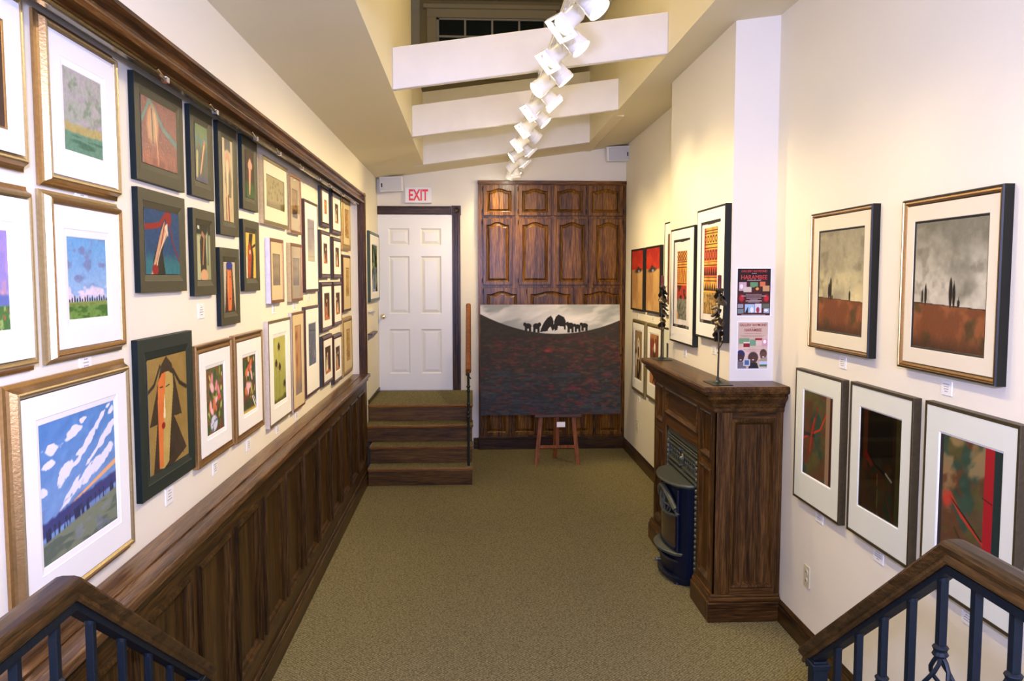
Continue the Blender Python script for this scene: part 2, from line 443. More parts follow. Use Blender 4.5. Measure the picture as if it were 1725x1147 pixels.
for z in (4.85, 4.645):
    b = MB(); b.box((-0.37, 10.487, z-.012), (0.92, 10.518, z+.012)); b.build('muntin', M['whitetrim'], w1)
for i in range(4):
    for j in range(3):
        x0 = -0.37 + i*0.3225; z0 = 4.44 + j*0.203
        b = MB(); b.box((x0, 10.505, z0), (x0+.3225, 10.512, z0+.203)); b.build('pane', M['night'], w1)
w2 = empty('window_2', (WX1, 7.5, 4.30), 'narrow window in the upper side wall, seen edge on through the opening', kind='structure')
b = MB()
for (y0, y1, z0, z1) in ((7.10,7.18,4.24,5.1),(7.82,7.90,4.24,5.1),(7.10,7.90,5.03,5.11),(7.10,7.90,4.23,4.31)):
    b.box((WX1-.02, y0, z0), (WX1+.03, y1, z1))
b.build('window_casing', M['whitetrim'], w2)
b = MB(); b.box((WX1+.0, 7.49, 4.30), (WX1+.03, 7.52, 5.05)); b.build('muntin', M['whitetrim'], w2)
b = MB(); b.box((WX1+.0, 7.18, 4.66), (WX1+.03, 7.82, 4.69)); b.build('muntin', M['whitetrim'], w2)
b = MB(); b.box((WX1+.04, 7.15, 4.30), (WX1+.05, 7.85, 5.05)); b.build('pane', M['night'], w2)
b = MB(); b.box((-0.72, 10.40, 3.6), (-0.60, 10.52, 5.28)); o = struct('trim_5', b, M['whitetrim'], bevel=0.005)

# ---------------------------------------------------------------- generic loop helpers (drawn in a local right/up/out frame)
def rect_loop(x0, z0, x1, z1, h, nx=1, nz=1, A=0.0):
    """counter-clockwise loop; top side may rise in a cathedral arch of height A"""
    pts = []
    for i in range(nx): pts.append((x0 + (x1-x0)*i/nx, z0, h))
    for i in range(nz): pts.append((x1, z0 + (z1-z0)*i/nz, h))
    for i in range(nx):
        s = i/nx; t = abs(2*s-1); q = min(1, max(0, (0.78-t)/0.68)); a = q*q*(3-2*q)
        pts.append((x1 + (x0-x1)*s, z1 + A*a, h))
    for i in range(nz): pts.append((x0, z1 + (z0-z1)*i/nz, h))
    return pts

def ring(mb, r, steps, nx=1, nz=1, A=0, cap=False, mi=0):
    """concentric rectangles: steps of (inset, height[, mat])"""
    L = [rect_loop(r[0]+s[0], r[1]+s[0], r[2]-s[0], r[3]-s[0], s[1], nx, nz, A) for s in steps]
    for k in range(len(L)-1):
        mb.loops([L[k], L[k+1]], mi=(steps[k+1][2] if len(steps[k+1]) > 2 else mi))
    if cap: mb.add(L[-1], [tuple(range(len(L[-1])))], steps[-1][2] if len(steps[-1]) > 2 else mi)

# ---------------------------------------------------------------- wainscot (trim_1) along the left wall
t1 = empty('trim_1', (-0.96, 4.6, 0), 'dark oak panelled wainscot with a deep ledge along the left wall', kind='structure')
BL = basis((-0.96, 0, 0), (0, 1, 0), (0, 0, 1))     # right=+Y, up=+Z, out=+X
YW0, YW1 = -1.5, 7.70
b = MB(); b.box((XA-0.005, YW0, 0), (-0.978, YW1-.01, 0.97)); b.build('backing_board', M['oakZ'], t1)
b = MB(BL)
b.box((YW0, 0.885, -.02), (YW1, 0.975, 0)); b.box((YW0, 0.12, -.02), (YW1, 0.235, 0))
b.build('rail', M['oakY'], t1, bevel=0.002)
p0 = 7.45
k = 0; y1 = p0
stiles = [(7.45, YW1)]
while y1 > YW0 + 0.5:
    y0 = y1 - 0.38
    b = MB(BL)
    ring(b, (y0, 0.235, y1, 0.885), [(-0.004,0.0),(-0.003,0.010),(0.008,0.013),(0.016,0.004),(0.026,-0.002),(0.034,-0.012),(0.036,-0.013)], cap=True)
    b.build('panel', M['oakZ'], t1)
    stiles.append((y0 - 0.083, y0)); y1 = y0 - 0.083
for (a, c) in stiles:
    b = MB(BL); b.box((a, 0.235, -.02), (c, 0.885, 0)); b.build('stile', M['oakZ'], t1, bevel=0.002)
b = MB()
prof = [(0,0),(0,0.028),(-0.012,0.034),(-0.02,0.034),(-0.02,0.0)]
b.box((XA, YW0, 0.985), (-0.955, YW1, 1.012)); b.build('ledge', M['ledY'], t1, bevel=0.004)
b = MB(); b.box((-0.965, YW0, 0.980), (-0.925, YW1+0.01, 1.016)); b.build('ledge_nosing', M['ledY'], t1, bevel=0.010, seg=3)
b = MB(); b.box((-0.962, YW0, 0.948), (-0.945, YW1, 0.982)); b.build('ledge_moulding', M['oakY'], t1, bevel=0.006)
b = MB(); b.box((XA+.02, YW0, 1.012), (-0.99, YW1-.12, 1.018)); b.build('raised_strip', M['ledY'], t1, bevel=0.002)
b = MB(); b.box((-0.975, YW0, 0), (-0.940, YW1, 0.105)); b.box((-0.975, YW0, 0.105), (-0.948, YW1, 0.135)); b.build('skirting', M['oakY'], t1, bevel=0.006)

# gilded wood trim round the recess (trim_2) : ridged profile
def ridged(x, w0, w1, axis='z'):
    """profile across the trim in (across, out)"""
    q = [0, .012, .012, .020, .030, .038, .046, .060, .072, .080, .092, .1]
    o = [.0, .0, .022, .026, .022, .014, .014, .010, .016, .026, .026, .0]
    return q, o
t2 = empty('trim_2', (-0.98, 4.6, 2.56), 'ridged bronze-brown wooden trim framing the top and far end of the left recess', kind='structure')
b = MB()
q, oo = ridged(0, 0, 0)
pr = [(XL+.0+o_*1.8, 2.56+q_) for q_, o_ in zip(q, oo)] + [(XL-0.03, 2.66), (XL-0.03, 2.56)]
b.loops([[(x, YW0, z) for x, z in pr], [(x, Y1+.10, z) for x, z in pr]], True, True)
b.build('head_trim', M['trimgold'], t2)
b = MB()
pr = [(XL+.001+o_*1.8, Y1-.004+q_*.75) for q_, o_ in zip(q, oo)] + [(XL-0.02, Y1+.071), (XL-0.02, Y1-.004)]
b.loops([[(x, y, 1.0) for x, y in pr], [(x, y, 2.66) for x, y in pr]], True, True)
b.build('side_trim', M['manZ'], t2)

# picture-light rail tucked under the trim
lr = empty('picture_light_rail', (-0.975, 4.6, 2.545), 'thin brass picture-light rail with small clips under the left trim', 'light rail')
b = MB(); b.box((-1.02, YW0, 2.548), (-1.008, 7.5, 2.562)); b.tube([(-0.988, YW0, 2.548), (-0.988, 7.5, 2.548)], 0.008, 8)
b.box((-1.01, YW0, 2.545), (-0.985, 7.5, 2.552)); b.build('rail', M['railgold'], lr, smooth=True)
for y in (1.9, 2.8, 3.33, 3.94, 4.41, 4.99, 5.55, 5.99, 6.6, 7.2):
    b = MB(); b.box((-0.992, y-.012, 2.528), (-0.974, y+.012, 2.545)); b.tube([(-0.983, y-.07, 2.556), (-0.978, y-.02, 2.536), (-0.983, y, 2.54)], 0.004, 6)
    b.build('clip', M['chrome'], lr)

# baseboards
def baseboard(name, a, c, out):
    a = Vector(a); c = Vector(c); d = (c-a).normalized(); n = Vector(out)
    b = MB()
    pr = [(0,0),(0.018,0),(0.018,0.085),(0.012,0.092),(0.014,0.105),(0.006,0.118),(0.0,0.122)]
    b.loops([[a + n*x + Vector((0,0,z)) for x, z in pr], [c + n*x + Vector((0,0,z)) for x, z in pr]], True, True)
    struct(name, b, M['oakY' if abs(d.y) > .5 else 'oakX'])
baseboard('baseboard_right', (XR, YF, 0), (XR, 4.42, 0), (-1, 0, 0))
baseboard('baseboard_right_far', (XR, 6.05, 0), (XR, YB, 0), (-1, 0, 0))
baseboard('baseboard_back', (0.03, YB, 0), (0.085, YB, 0), (0, -1, 0))

# ---------------------------------------------------------------- panelled doors (loops)
def arched_door(parent, x0, z0, x1, z1, B, mat, matp, A=0.03, hinge=None, st=0.037, name='door'):
    """cabinet door drawn in basis B (right, up, out): frame with an arched opening and a raised panel"""
    ox0, oz0, ox1, oz1 = x0+st, z0+st, x1-st, z1-st-A
    nx, nz = 16, 4
    b = MB(B)
    R = lambda ins, h, a: rect_loop(ox0+ins, oz0+ins, ox1-ins, oz1-ins, h, nx, nz, a)
    outer = lambda ins, h: rect_loop(x0+ins, z0+ins, x1-ins, z1-ins, h, nx, nz, 0)
    b.loops([outer(0, 0), outer(0, .014), outer(.004, .019), R(0, .019, A), R(.005, .014, A), R(.009, .006, A), R(.014, .004, A)])
    d = b.build(name, mat, parent)
    b = MB(B)
    b.loops([R(.013, .004, A), R(.017, .004, A), R(.034, .0155, A*.9), R(.036, .0165, A*.9)], cap1=True)
    b.build('raised_panel', matp, d)
    if hinge:
        for z in (z0+0.035, z1-0.055):
            b = MB(B); hx = x0-.012 if hinge == 'l' else x1+.002
            b.box((hx, z, .0), (hx+.010, z+.03, .012)); b.tube([(hx+.005, z-.008, .012), (hx+.005, z+.038, .012)], .004, 6)
            b.build('hinge', M['hinge'], d)
    return d

# built-in oak cupboard on the back wall
YCF = 9.10
cb = empty('built_in_cabinet', (0.905, 9.1, 0), 'tall built-in oak cabinet wall with cathedral-arch doors behind the big dark painting', 'cabinet')
Bk = basis((0, YCF, 0), (1, 0, 0), (0, 0, 1))       # out = -Y
b = MB(); b.box((0.09, YCF, 0.12), (XR-.002, YB-.002, 2.94)); b.build('face_frame', M['cabZ'], cb, bevel=0.003)
b = MB(); b.box((0.085, YCF-.018, 2.905), (XR-.002, YCF, 2.945)); b.build('top_moulding', M['cabX'], cb, bevel=0.004)
b = MB(); b.box((0.085, YCF-.03, 0), (XR-.002, YB-.002, 0.115)); b.box((0.085, YCF-.022, 0.115), (XR-.002, YB-.002, 0.135)); b.build('plinth', M['oakX'], cb, bevel=0.004)
PXS = 9.10/1400.0
def cxz(px, py):
    # pixel measured on the cabinet front, turned into metres once
    return px, py
rows = [
 (2.565, 2.895, [(0.145,0.487),(0.528,0.885),(0.910,1.262),(1.290,1.672)], .025, 'llll'),
 (1.815, 2.535, [(0.140,0.460),(0.532,0.885),(0.938,1.288),(1.340,1.672)], .03, 'llll'),
 (1.05, 1.785, [(0.145,0.545),(0.622,1.135),(1.205,1.672)], .03, 'lll'),
 (0.155, 1.02, [(0.145,0.425),(0.455,0.735),(0.765,1.045),(1.075,1.36),(1.39,1.672)], .03, 'lllll')]
for z0, z1, xs, A, hs in rows:
    for (x0, x1), hh in zip(xs, hs):
        arched_door(cb, x0, z0, x1, z1, Bk, M['cabZ'], M['cabZ'], A, 'l' if x0 < 0.9 else 'r')

# ---------------------------------------------------------------- white six-panel door and its oak casing
d1 = empty('door_1', (-0.60, YB, 0.66), 'white six-panel door at the top of the carpeted steps', kind='structure')
Bd = basis((0, YB-.005, 0), (1, 0, 0), (0, 0, 1))
dx0, dx1, dz0, dz1 = -0.998, -0.195, 0.665, 2.575
b = MB(Bd)
W = dx1 - dx0
cols = [(dx0+.115, dx0+.115+.225), (dx0+.46, dx0+.46+.225)]
rws = [(0.845, 1.335), (1.50, 2.13), (2.245, 2.43)]
# door slab drawn as a grid with holes for the six panels
xs = [dx0, cols[0][0], cols[0][1], cols[1][0], cols[1][1], dx1]
zs = [dz0, rws[0][0], rws[0][1], rws[1][0], rws[1][1], rws[2][0], rws[2][1], dz1]
for i in range(5):
    for j in range(7):
        if i in (1, 3) and j in (1, 3, 5): continue
        b.add([(xs[i],zs[j],.018),(xs[i+1],zs[j],.018),(xs[i+1],zs[j+1],.018),(xs[i],zs[j+1],.018)], [(0,1,2,3)])
ring(b, (dx0, dz0, dx1, dz1), [(0, 0), (0, .018)])
sl = b.build('slab', M['whitedoor'], d1)
for c0, c1 in cols:
    for r0, r1 in rws:
        b = MB(Bd)
        ring(b, (c0, r0, c1, r1), [(0,.018),(.006,.0145),(.012,.010),(.018,.008),(.045,.0135),(.048,.014)], cap=True)
        b.build('panel', M['whitedoor'], sl)
b = MB(); b.lathe((-0.945, YB-.02, 1.475), [(.026,0),(.026,.006),(.010,.010),(.010,.035),(.024,.045),(.029,.058),(.022,.07),(.004,.074)], 18, axis=(0,-1,0))
b.build('door_knob', M['knob'], d1, smooth=True)
t3 = empty('trim_3', (-0.15, YB, 0.66), 'dark oak door casing with a corner rosette', kind='structure')
b = MB(); b.box((XL, YB-.028, 2.578), (-0.205, YB, 2.668)); b.box((XL, YB-.036, 2.648), (-0.205, YB-.028, 2.668)); b.build('head_casing', M['oakX'], t3, bevel=0.004)
b = MB(); b.box((-0.195, YB-.028, 0.66), (-0.105, YB, 2.578)); b.box((-0.165, YB-.034, 0.66), (-0.135, YB-.02, 2.578)); b.build('side_casing', M['oakZ'], t3, bevel=0.004)
b = MB(); b.box((-0.20, YB-.034, 2.572), (-0.098, YB, 2.674)); b.lathe((-0.149, YB-.034, 2.623), [(.038,0),(.036,.006),(.028,.004),(.022,.003),(.016,.009),(.001,.010)], 20, axis=(0,-1,0))
b.build('rosette', M['oakZ'], t3, smooth=True)

# ---------------------------------------------------------------- carpeted steps up to the door
st = empty('staircase', (-0.47, 7.5, 0), 'four carpeted oak steps rising to the white door', 'stairs')
nos = [7.50, 7.69, 7.88, 8.09]; r_ = 0.165
for i, y in enumerate(nos):
    z = r_*(i+1); xl = -0.94 if y < 7.7 else XL
    if i == 1: xl = -0.945
    yn = nos[i+1] if i < 3 else YB
    b = MB(); b.box((xl+.005, y+.022, r_*i), (0.012, yn+.03 if i < 3 else YB-.001, z-.022)); b.build('riser', M['riser'], st, bevel=0.002)
    b = MB(); b.box((xl, y, z-.024), (0.024, y+.03, z-.002)); b.box((xl, y+.012, z-.036), (0.018, y+.03, z-.024)); b.build('nosing', M['nosing'], st, bevel=0.006)
    b = MB(); b.box((xl+.001, y+.004, z-.010), (0.022, (yn+.04) if i < 3 else YB-.03, z)); b.build('carpet_tread' if i < 3 else 'carpet_landing', M['carpet'], st, bevel=0.004)
b = MB(); b.box((-0.02, 8.0, 0), (0.013, YB-.001, 0.63)); b.build('side_panel', M['man'+'Z'], st, bevel=0.002)

fr = empty('stair_railing', (-0.02, 7.6, 0.165), 'short railing with wood handrail and twisted iron post beside the far steps', 'railing', 'stair railings')
b = MB()
hp = [(-.022,-.02),(-.026,-.004),(-.024,.012),(-.014,.022),(.014,.022),(.024,.012),(.026,-.004),(.022,-.02)]
b.sweep(hp, [(-0.02, 7.56, 1.045), (-0.02, 8.95, 1.60)]); b.build('handrail', M['easel'], fr, smooth=True)
b = MB(); b.tube([(-.02,7.58,.165),(-.02,7.58,1.02)], [.012]*2, 8); b.tube([(-.02,8.92,.66),(-.02,8.92,1.56)], .010, 8)
for z in (.62,.66,.74,.86,.90): b.lathe((-.02,7.58,z), [(.012,-.012),(.019,-.004),(.019,.004),(.012,.012)], 8)
b.build('post', M['iron2'], fr, smooth=True)
b = MB(); b.tube([(-.012,7.62,1.03),(-.008,8.9,1.55)], .007, 6); b.build('channel', M['iron2'], fr)
for y, z0 in ((7.78,.33),(7.98,.495),(8.22,.66),(8.46,.66),(8.7,.66)):
    zt = 1.02 + (y-7.56)*.4
    b = MB(); b.tube([(-.02,y,z0),(-.02,y,zt)], .007, 6)
    pts = [(-.02+.022*math.cos(a*.9), y+.022*math.sin(a*.9), zt-.16+a*.012) for a in range(12)]
    b.tube(pts, .006, 6); b.build('baluster', M['iron2'], fr)

# far left wall bits by the landing
b = MB(); b.box((XL, 8.15, 1.335), (-0.955, 8.62, 1.35)); b.add([(XL,8.15,1.335),(XL,8.62,1.335),(-.955,8.62,1.335),(XL,8.15,1.28),(XL,8.62,1.28)], [(0,1,4,3),(1,2,4),(0,3,2),(2,3,4)])
tag(b.build('wall_shelf', M['brown']), 'small dark wedge shelf on the wall by the landing', 'shelf')
b = MB(); b.box((XL, 8.2, 1.56), (-0.97, 8.6, 1.575)); b.add([(XL,8.2,1.56),(XL,8.6,1.56),(-.97,8.6,1.56),(XL,8.6,1.50)], [(0,1,2),(0,2,3),(1,3,2)])
tag(b.build('wall_shelf', M['plastic']), 'small white wedge shelf above the dark one by the landing', 'shelf')
b = MB(); b.box((XL, 8.12, .66), (XL+.01, YB-.04, .70)); struct('baseboard_landing', b, M['oakY'])

# ---------------------------------------------------------------- painted surfaces: colour per vertex, computed here
def lin(c):
    c = np.asarray(c, float)/255.0
    return np.where(c <= 0.04045, c/12.92, ((c+0.055)/1.055)**2.4)
def ss(a, b, x):
    t = np.clip((x-a)/(b-a), 0, 1); return t*t*(3-2*t)
class P:
    def __init__(s, nx, ny, asp, base):
        s.nx, s.ny = nx, ny
        u, v = np.meshgrid(np.linspace(0, 1, nx), np.linspace(0, 1, ny))
        s.u, s.v, s.asp = u, v, asp
        s.c = np.zeros((ny, nx, 3)) + np.array(base, float)
    def noise(s, fx, fy, seed, octv=3, rot=0):
        U = s.u*math.cos(rot) + s.v*math.sin(rot) + 3; V = -s.u*math.sin(rot) + s.v*math.cos(rot) + 3
        out = 0; amp = 1; tot = 0
        for o in range(octv):
            rg = np.random.RandomState(seed*17+o); g = rg.rand(256, 256)
            x = U*fx*2**o; y = V*fy*2**o
            xi = np.floor(x).astype(int); yi = np.floor(y).astype(int); xf = x-xi; yf = y-yi
            xf = xf*xf*(3-2*xf); yf = yf*yf*(3-2*yf)
            a = g[yi % 256, xi % 256]; b = g[yi % 256, (xi+1) % 256]; c = g[(yi+1) % 256, xi % 256]; d = g[(yi+1) % 256, (xi+1) % 256]
            out = out + amp*((a*(1-xf)+b*xf)*(1-yf) + (c*(1-xf)+d*xf)*yf); tot += amp; amp *= .5
        return out/tot
    def mix(s, col, m):
        m = np.clip(m, 0, 1)[..., None]; s.c = s.c*(1-m) + np.array(col, float)*m; return s
    def vary(s, amt, fx, fy, seed, rot=0, m=None):
        n = (s.noise(fx, fy, seed, 3, rot)-.5)*2*amt
        if m is not None: n = n*m
        s.c = s.c + n[..., None]; return s
    def band(s, v0, v1, col, e=.01, wob=0, seed=1):
        w = (s.noise(6, 1, seed)-.5)*wob if wob else 0
        return s.mix(col, ss(v0-e+w, v0+e+w, s.v)*(1-ss(v1-e+w, v1+e+w, s.v)))
    def ell(s, cx, cy, rx, ry, col, e=.15, rot=0, k=1, wob=0):
        dx = (s.u-cx); dy = (s.v-cy)
        x = dx*math.cos(rot)+dy*math.sin(rot); y = -dx*math.sin(rot)+dy*math.cos(rot)
        d = np.sqrt((x/rx)**2+(y/ry)**2)
        if wob: d = d + (s.noise(14, 16, 77, 3)-.5)*wob
        return s.mix(col, k*(1-ss(1-e, 1+e, d)))
    def poly(s, pts, col, k=1):
        ins = np.zeros(s.u.shape, bool); n = len(pts)
        for i in range(n):
            x0, y0 = pts[i]; x1, y1 = pts[(i+1) % n]
            cond = (y0 > s.v) != (y1 > s.v)
            with np.errstate(divide='ignore', invalid='ignore'):
                xx = (x1-x0)*(s.v-y0)/((y1-y0) if y1 != y0 else 1e-9)+x0
            ins ^= cond & (s.u < xx)
        return s.mix(col, ins*float(k))
    def line(s, pts, w, col, w2=None, k=1, e=.3):
        w2 = w if w2 is None else w2; best = np.full(s.u.shape, 9.); n = len(pts)-1
        for i in range(n):
            ax, ay = pts[i]; bx, by = pts[i+1]
            dx, dy = bx-ax, by-ay; L = dx*dx+dy*dy+1e-9
            t = np.clip(((s.u-ax)*dx+(s.v-ay)*dy)/L, 0, 1)
            d = np.sqrt(((s.u-ax-t*dx)*s.asp)**2+(s.v-ay-t*dy)**2)
            ww = w+(w2-w)*(i+t)/n; best = np.minimum(best, d/ww)
        return s.mix(col, k*(1-ss(1-e, 1+e, best)))

def A_misty(p):
    n = p.noise(5, 7, 3, 3, .5); p.mix((170,165,160), ss(.3,.7,n)); p.mix((128,146,118), ss(.55,.75,p.noise(7,9,8,3,.6)))
    p.mix((170,148,165), .6*ss(.55,.8,p.noise(6,12,4,3,-.4)))
    p.band(.24,.36,(176,160,92),.015,.06); p.band(-1,.25,(92,142,112),.015,.04); p.mix((60,110,84), (p.v<.22)*ss(.5,.7,p.noise(2,22,5))); p.vary(14,30,30,9)
def A_bluefield(p):
    p.mix((96,160,214), ss(.2,1,p.v)); n = p.noise(4,6,11); p.mix((112,124,170), .8*ss(.56,.68,n)*ss(.35,.5,p.v))
    p.mix((222,206,224), ss(.5,.62,p.noise(5,9,13))*(1-ss(.34,.48,p.v))); p.mix((205,190,215), .4*(p.v<.3))
    for i in range(16):
        x = .03+i*.062; h = .03+.05*((i*7) % 5)/5; p.ell(x,.225,.018,h,(30,38,52))
    p.band(-1,.215,(104,148,58),.006); p.mix((62,112,34), (p.v<.20)*ss(.45,.6,p.noise(7,16,15))); p.mix((150,150,70),(p.v<.215)*(p.v>.16)*.5); p.vary(12,28,34,3)
def A_sunset(p):
    p.mix((150,130,205), ss(.6,1,p.v)); p.mix((232,160,150), ss(.5,.6,p.noise(5,9,5))*(p.v<.5)); p.mix((120,120,200),.5*ss(.5,.6,p.noise(4,6,9)))
    p.band(.24,.36,(92,110,180),.02); p.band(-1,.25,(70,120,52),.01); p.mix((200,90,70),(p.v<.22)*(ss(.68,.74,p.noise(14,20,4)))); p.mix((150,180,90),(p.v<.25)*ss(.55,.7,p.noise(9,14,8)))
def A_brown(p): p.vary(20,4,5,3)
def A_bigsky(p):
    p.mix((70,128,200), ss(.3,1,p.v)*.8); p.vary(12,12,18,4,.5)
    cl = [(.15,.80,.10,.03,.0),(.10,.70,.06,.02,.1),(.42,.86,.09,.03,.2),(.55,.93,.05,.02,.2),(.75,.86,.18,.02,.62),(.62,.76,.20,.025,.6),(.85,.74,.16,.03,.55),
          (.50,.70,.06,.02,.3),(.45,.63,.05,.015,.3),(.72,.66,.22,.02,.5),(.84,.60,.20,.035,.5),(.66,.54,.16,.03,.5),(.52,.50,.18,.018,.55),(.28,.58,.10,.04,.5),(.36,.44,.20,.018,.62),(.04,.52,.05,.03,.0),(.95,.92,.05,.02,.5)]
    for x,y,a,b_,r in cl: p.ell(x,y,a,b_*1.15,(226,224,236),.12,r,wob=1.5)
    p.mix((100,120,175), .5*(p.v<.4)*ss(.4,.6,p.noise(3,12,8,3,.4)))
    p.line([(.35,.34),(1.0,.50)],.006,(240,170,110),.022)
    y = .20+.12*p.u; p.mix((58,62,120), ss(y-.01,y+.01,p.v)*(1-ss(y+.10,y+.13,p.v+.03*p.noise(20,3,6))))
    p.mix((44,50,84), ss(.5,.56,p.noise(34,5,7))*ss(y-.06,y-.05,p.v)*(1-ss(y+.04,y+.05,p.v))); p.mix((120,130,104), 1-ss(y-.05,y-.03,p.v)); p.mix((90,104,90),(p.v<y-.06)*ss(.5,.65,p.noise(5,16,5))); p.mix((128,138,170),(p.v<y-.1)*.4*ss(.6,.7,p.noise(7,9,2)))
def A_redfig(p):
    p.vary(22,5,9,3,.3); p.line([(.0,.62),(.22,.97),(.32,.92),(.6,.62),(1.0,.45)],.035,(56,118,104),.05); p.ell(.30,.62,.16,.30,(196,140,84),.3); p.line([(.28,.85),(.3,.35)],.025,(60,70,40)); p.line([(.36,.8),(.44,.05)],.02,(222,170,110)); p.line([(.24,.85),(.18,.4)],.015,(210,120,70)); p.mix((190,96,50),.6*(1-ss(.1,.4,p.v))*ss(.4,.6,p.noise(12,3,6)))
def A_greenfig(p):
    p.mix((44,60,28),1-ss(.5,.75,p.v)); p.line([(0,.78),(.5,.70),(1,.80)],.03,(50,110,120)); p.line([(.75,.72),(.35,.08)],.05,(214,110,44),.03); p.line([(.7,.66),(.38,.15)],.018,(236,190,130)); p.band(-1,.12,(40,52,86),.05); p.line([(.15,.5),(.1,.1)],.05,(190,180,90)); p.vary(14,9,9,5)
def A_creamfig(p):
    p.mix((60,50,30), (np.abs(p.u-.5)<.28)*ss(.86,.9,p.v+.1*np.abs(p.u-.5))); p.poly([(.22,.5),(.35,.3),(.8,.3),(.85,.5),(.7,.75),(.3,.78)],(96,84,40),.8)
    p.ell(.5,.72,.22,.14,(214,150,100)); p.line([(.45,.7),(.45,.05)],.055,(226,200,150),.02); p.line([(.5,.30),(.55,.0)],.03,(150,70,40)); p.line([(.3,.28),(.3,.0)],.015,(120,40,30)); p.vary(10,8,8,3)
def A_pinkface(p):
    p.mix((60,92,44),1-ss(.25,.4,p.v)); p.line([(.5,.74),(.42,.1)],.11,(232,160,128),.04); p.ell(.52,.70,.26,.10,(232,160,128)); p.ell(.6,.62,.05,.01,(60,40,30)); p.line([(.55,.62),(.5,.45)],.008,(190,100,80)); p.line([(.86,.8),(.86,.2)],.03,(50,70,52)); p.vary(8,6,8,2)
def A_redribbon(p):
    p.mix((34,110,120),1-ss(.15,.4,p.v)); p.vary(10,20,20,4); p.poly([(.15,0),(.55,0),(.48,.35),(.62,.72),(.52,.82),(.38,.55),(.22,.25)],(34,36,26)); p.poly([(.14,0),(.3,0),(.36,.3),(.66,.66),(.55,.84),(.42,.62),(.26,.25)],(202,150,112)); p.line([(.56,.80),(.42,.4),(.22,.02)],.02,(150,60,30)); p.line([(.6,.68),(.4,.35),(.28,.1)],.012,(240,210,170)); p.ell(.26,.07,.09,.08,(150,20,24))
    p.line([(0,.72),(.2,.74),(.42,.78),(.6,.95)],.045,(150,28,22),.05); p.ell(.68,.90,.09,.12,(150,28,22)); p.line([(.7,.82),(.8,.5),(.98,.22)],.022,(128,22,24)); p.poly([(.55,.75),(.66,.6),(.64,.82)],(228,196,160))
def A_greyface(p):
    p.mix((44,46,30),ss(.82,.86,p.v)); p.poly([(0,0),(.05,.8),(.2,.82),(.3,0)],(176,180,130)); p.poly([(.25,0),(.22,.7),(.4,.88),(.6,.9),(.7,.7),(.66,0)],(56,46,32)); p.line([(.42,.85),(.55,.8),(.42,.3)],.05,(172,120,82),.03); p.ell(.8,.6,.14,.3,(168,176,132)); p.ell(.42,.55,.05,.02,(150,20,20)); p.ell(.5,.08,.28,.12,(214,160,110)); p.line([(.85,.95),(.8,.3)],.03,(60,72,50)); p.poly([(.08,.94),(.22,.92),(.2,.99),(.08,1)],(210,210,170))
def A_yellowfig(p):
    p.poly([(.1,0),(.2,.6),(.35,1),(.75,1),(.62,.75),(.8,.5),(.7,.0)],(50,34,20)); p.poly([(.12,.2),(.18,.7),(.4,.82),(.6,.55),(.4,.0),(.15,.0)],(178,66,28)); p.ell(.4,.58,.06,.05,(240,220,190)); p.ell(.34,.4,.05,.02,(150,20,20)); p.poly([(0,.0),(.12,.0),(.1,.5),(0,.45)],(236,220,180)); p.line([(.7,.7),(.95,.75)],.03,(40,30,20)); p.vary(8,6,9,3)
def A_orangelong(p):
    p.poly([(.1,.2),(.25,.95),(.75,.95),(.9,.2),(.98,0),(.02,0)],(74,44,28)); p.poly([(.34,.02),(.28,.5),(.3,.85),(.65,.88),(.72,.5),(.62,.02)],(220,112,50)); p.ell(.5,.93,.28,.09,(36,52,140)); p.line([(.42,.8),(.4,.4)],.012,(240,170,110)); p.ell(.52,.26,.07,.02,(150,20,20)); p.ell(.55,.7,.05,.012,(60,30,20)); p.vary(7,6,9,3)
def A_hood(p):
    p.poly([(.02,.42),(.2,.7),(.32,.92),(.46,1.0),(.60,.92),(.7,.72),(.84,.42),(.62,.43),(.66,.4),(.95,.08),(.6,.0),(.08,0),(.2,.42)],(58,44,26)); p.line([(0,.72),(.15,.77),(.3,.92)],.016,(50,40,26)); p.line([(.64,.85),(.8,.72),(.98,.66)],.02,(50,40,26))
    p.poly([(.22,.02),(.22,.55),(.24,.78),(.34,.85),(.5,.86),(.62,.82),(.63,.72),(.52,.3),(.46,.04),(.34,.0)],(186,158,76)); p.poly([(.22,.02),(.22,.55),(.24,.78),(.34,.85),(.44,.86),(.38,.55),(.34,.3),(.32,.02)],(222,112,42)); p.poly([(.355,.46),(.39,.68),(.41,.46),(.38,.44)],(228,214,150)); p.ell(.35,.385,.045,.03,(150,16,14)); p.line([(.29,.735),(.36,.73)],.006,(60,50,20)); p.line([(.44,.725),(.53,.735)],.006,(60,50,20)); p.line([(.8,.1),(.86,.04)],.005,(60,20,10)); p.vary(9,7,9,3)
def A_bouquet(p, seed=1, pink=(222,130,140), vase=True):
    rg = random.Random(seed); p.mix((60,88,44), ss(.42,.6,p.noise(8,9,seed))); p.mix((112,58,36), ss(.5,.65,p.noise(6,7,seed+3)))
    for i in range(26): p.ell(rg.uniform(.1,.9), rg.uniform(.25,.95), rg.uniform(.03,.08), rg.uniform(.02,.06), rg.choice([(70,110,40),(150,160,60),(40,70,40),(196,190,90)]), .4, rg.uniform(0,3))
    for i in range(13): p.ell(rg.uniform(.2,.8), rg.uniform(.3,.88), rg.uniform(.06,.12), rg.uniform(.04,.075), rg.choice([pink,(226,110,60),(238,180,190),(214,80,70)]), .3, rg.uniform(0,3))
    if vase: p.ell(.4,.15,.2,.12,(206,210,222),.15); p.mix((60,80,140),.8*(((p.u-.4)/.2)**2+((p.v-.15)/.12)**2<1)*ss(.5,.6,p.noise(14,16,seed+9)))
    else: p.line([(.7,.25),(.95,.02)],.02,(236,230,220)); p.line([(.8,.25),(.98,.1)],.01,(236,230,220)); p.band(-1,.06,(210,180,80),.03)
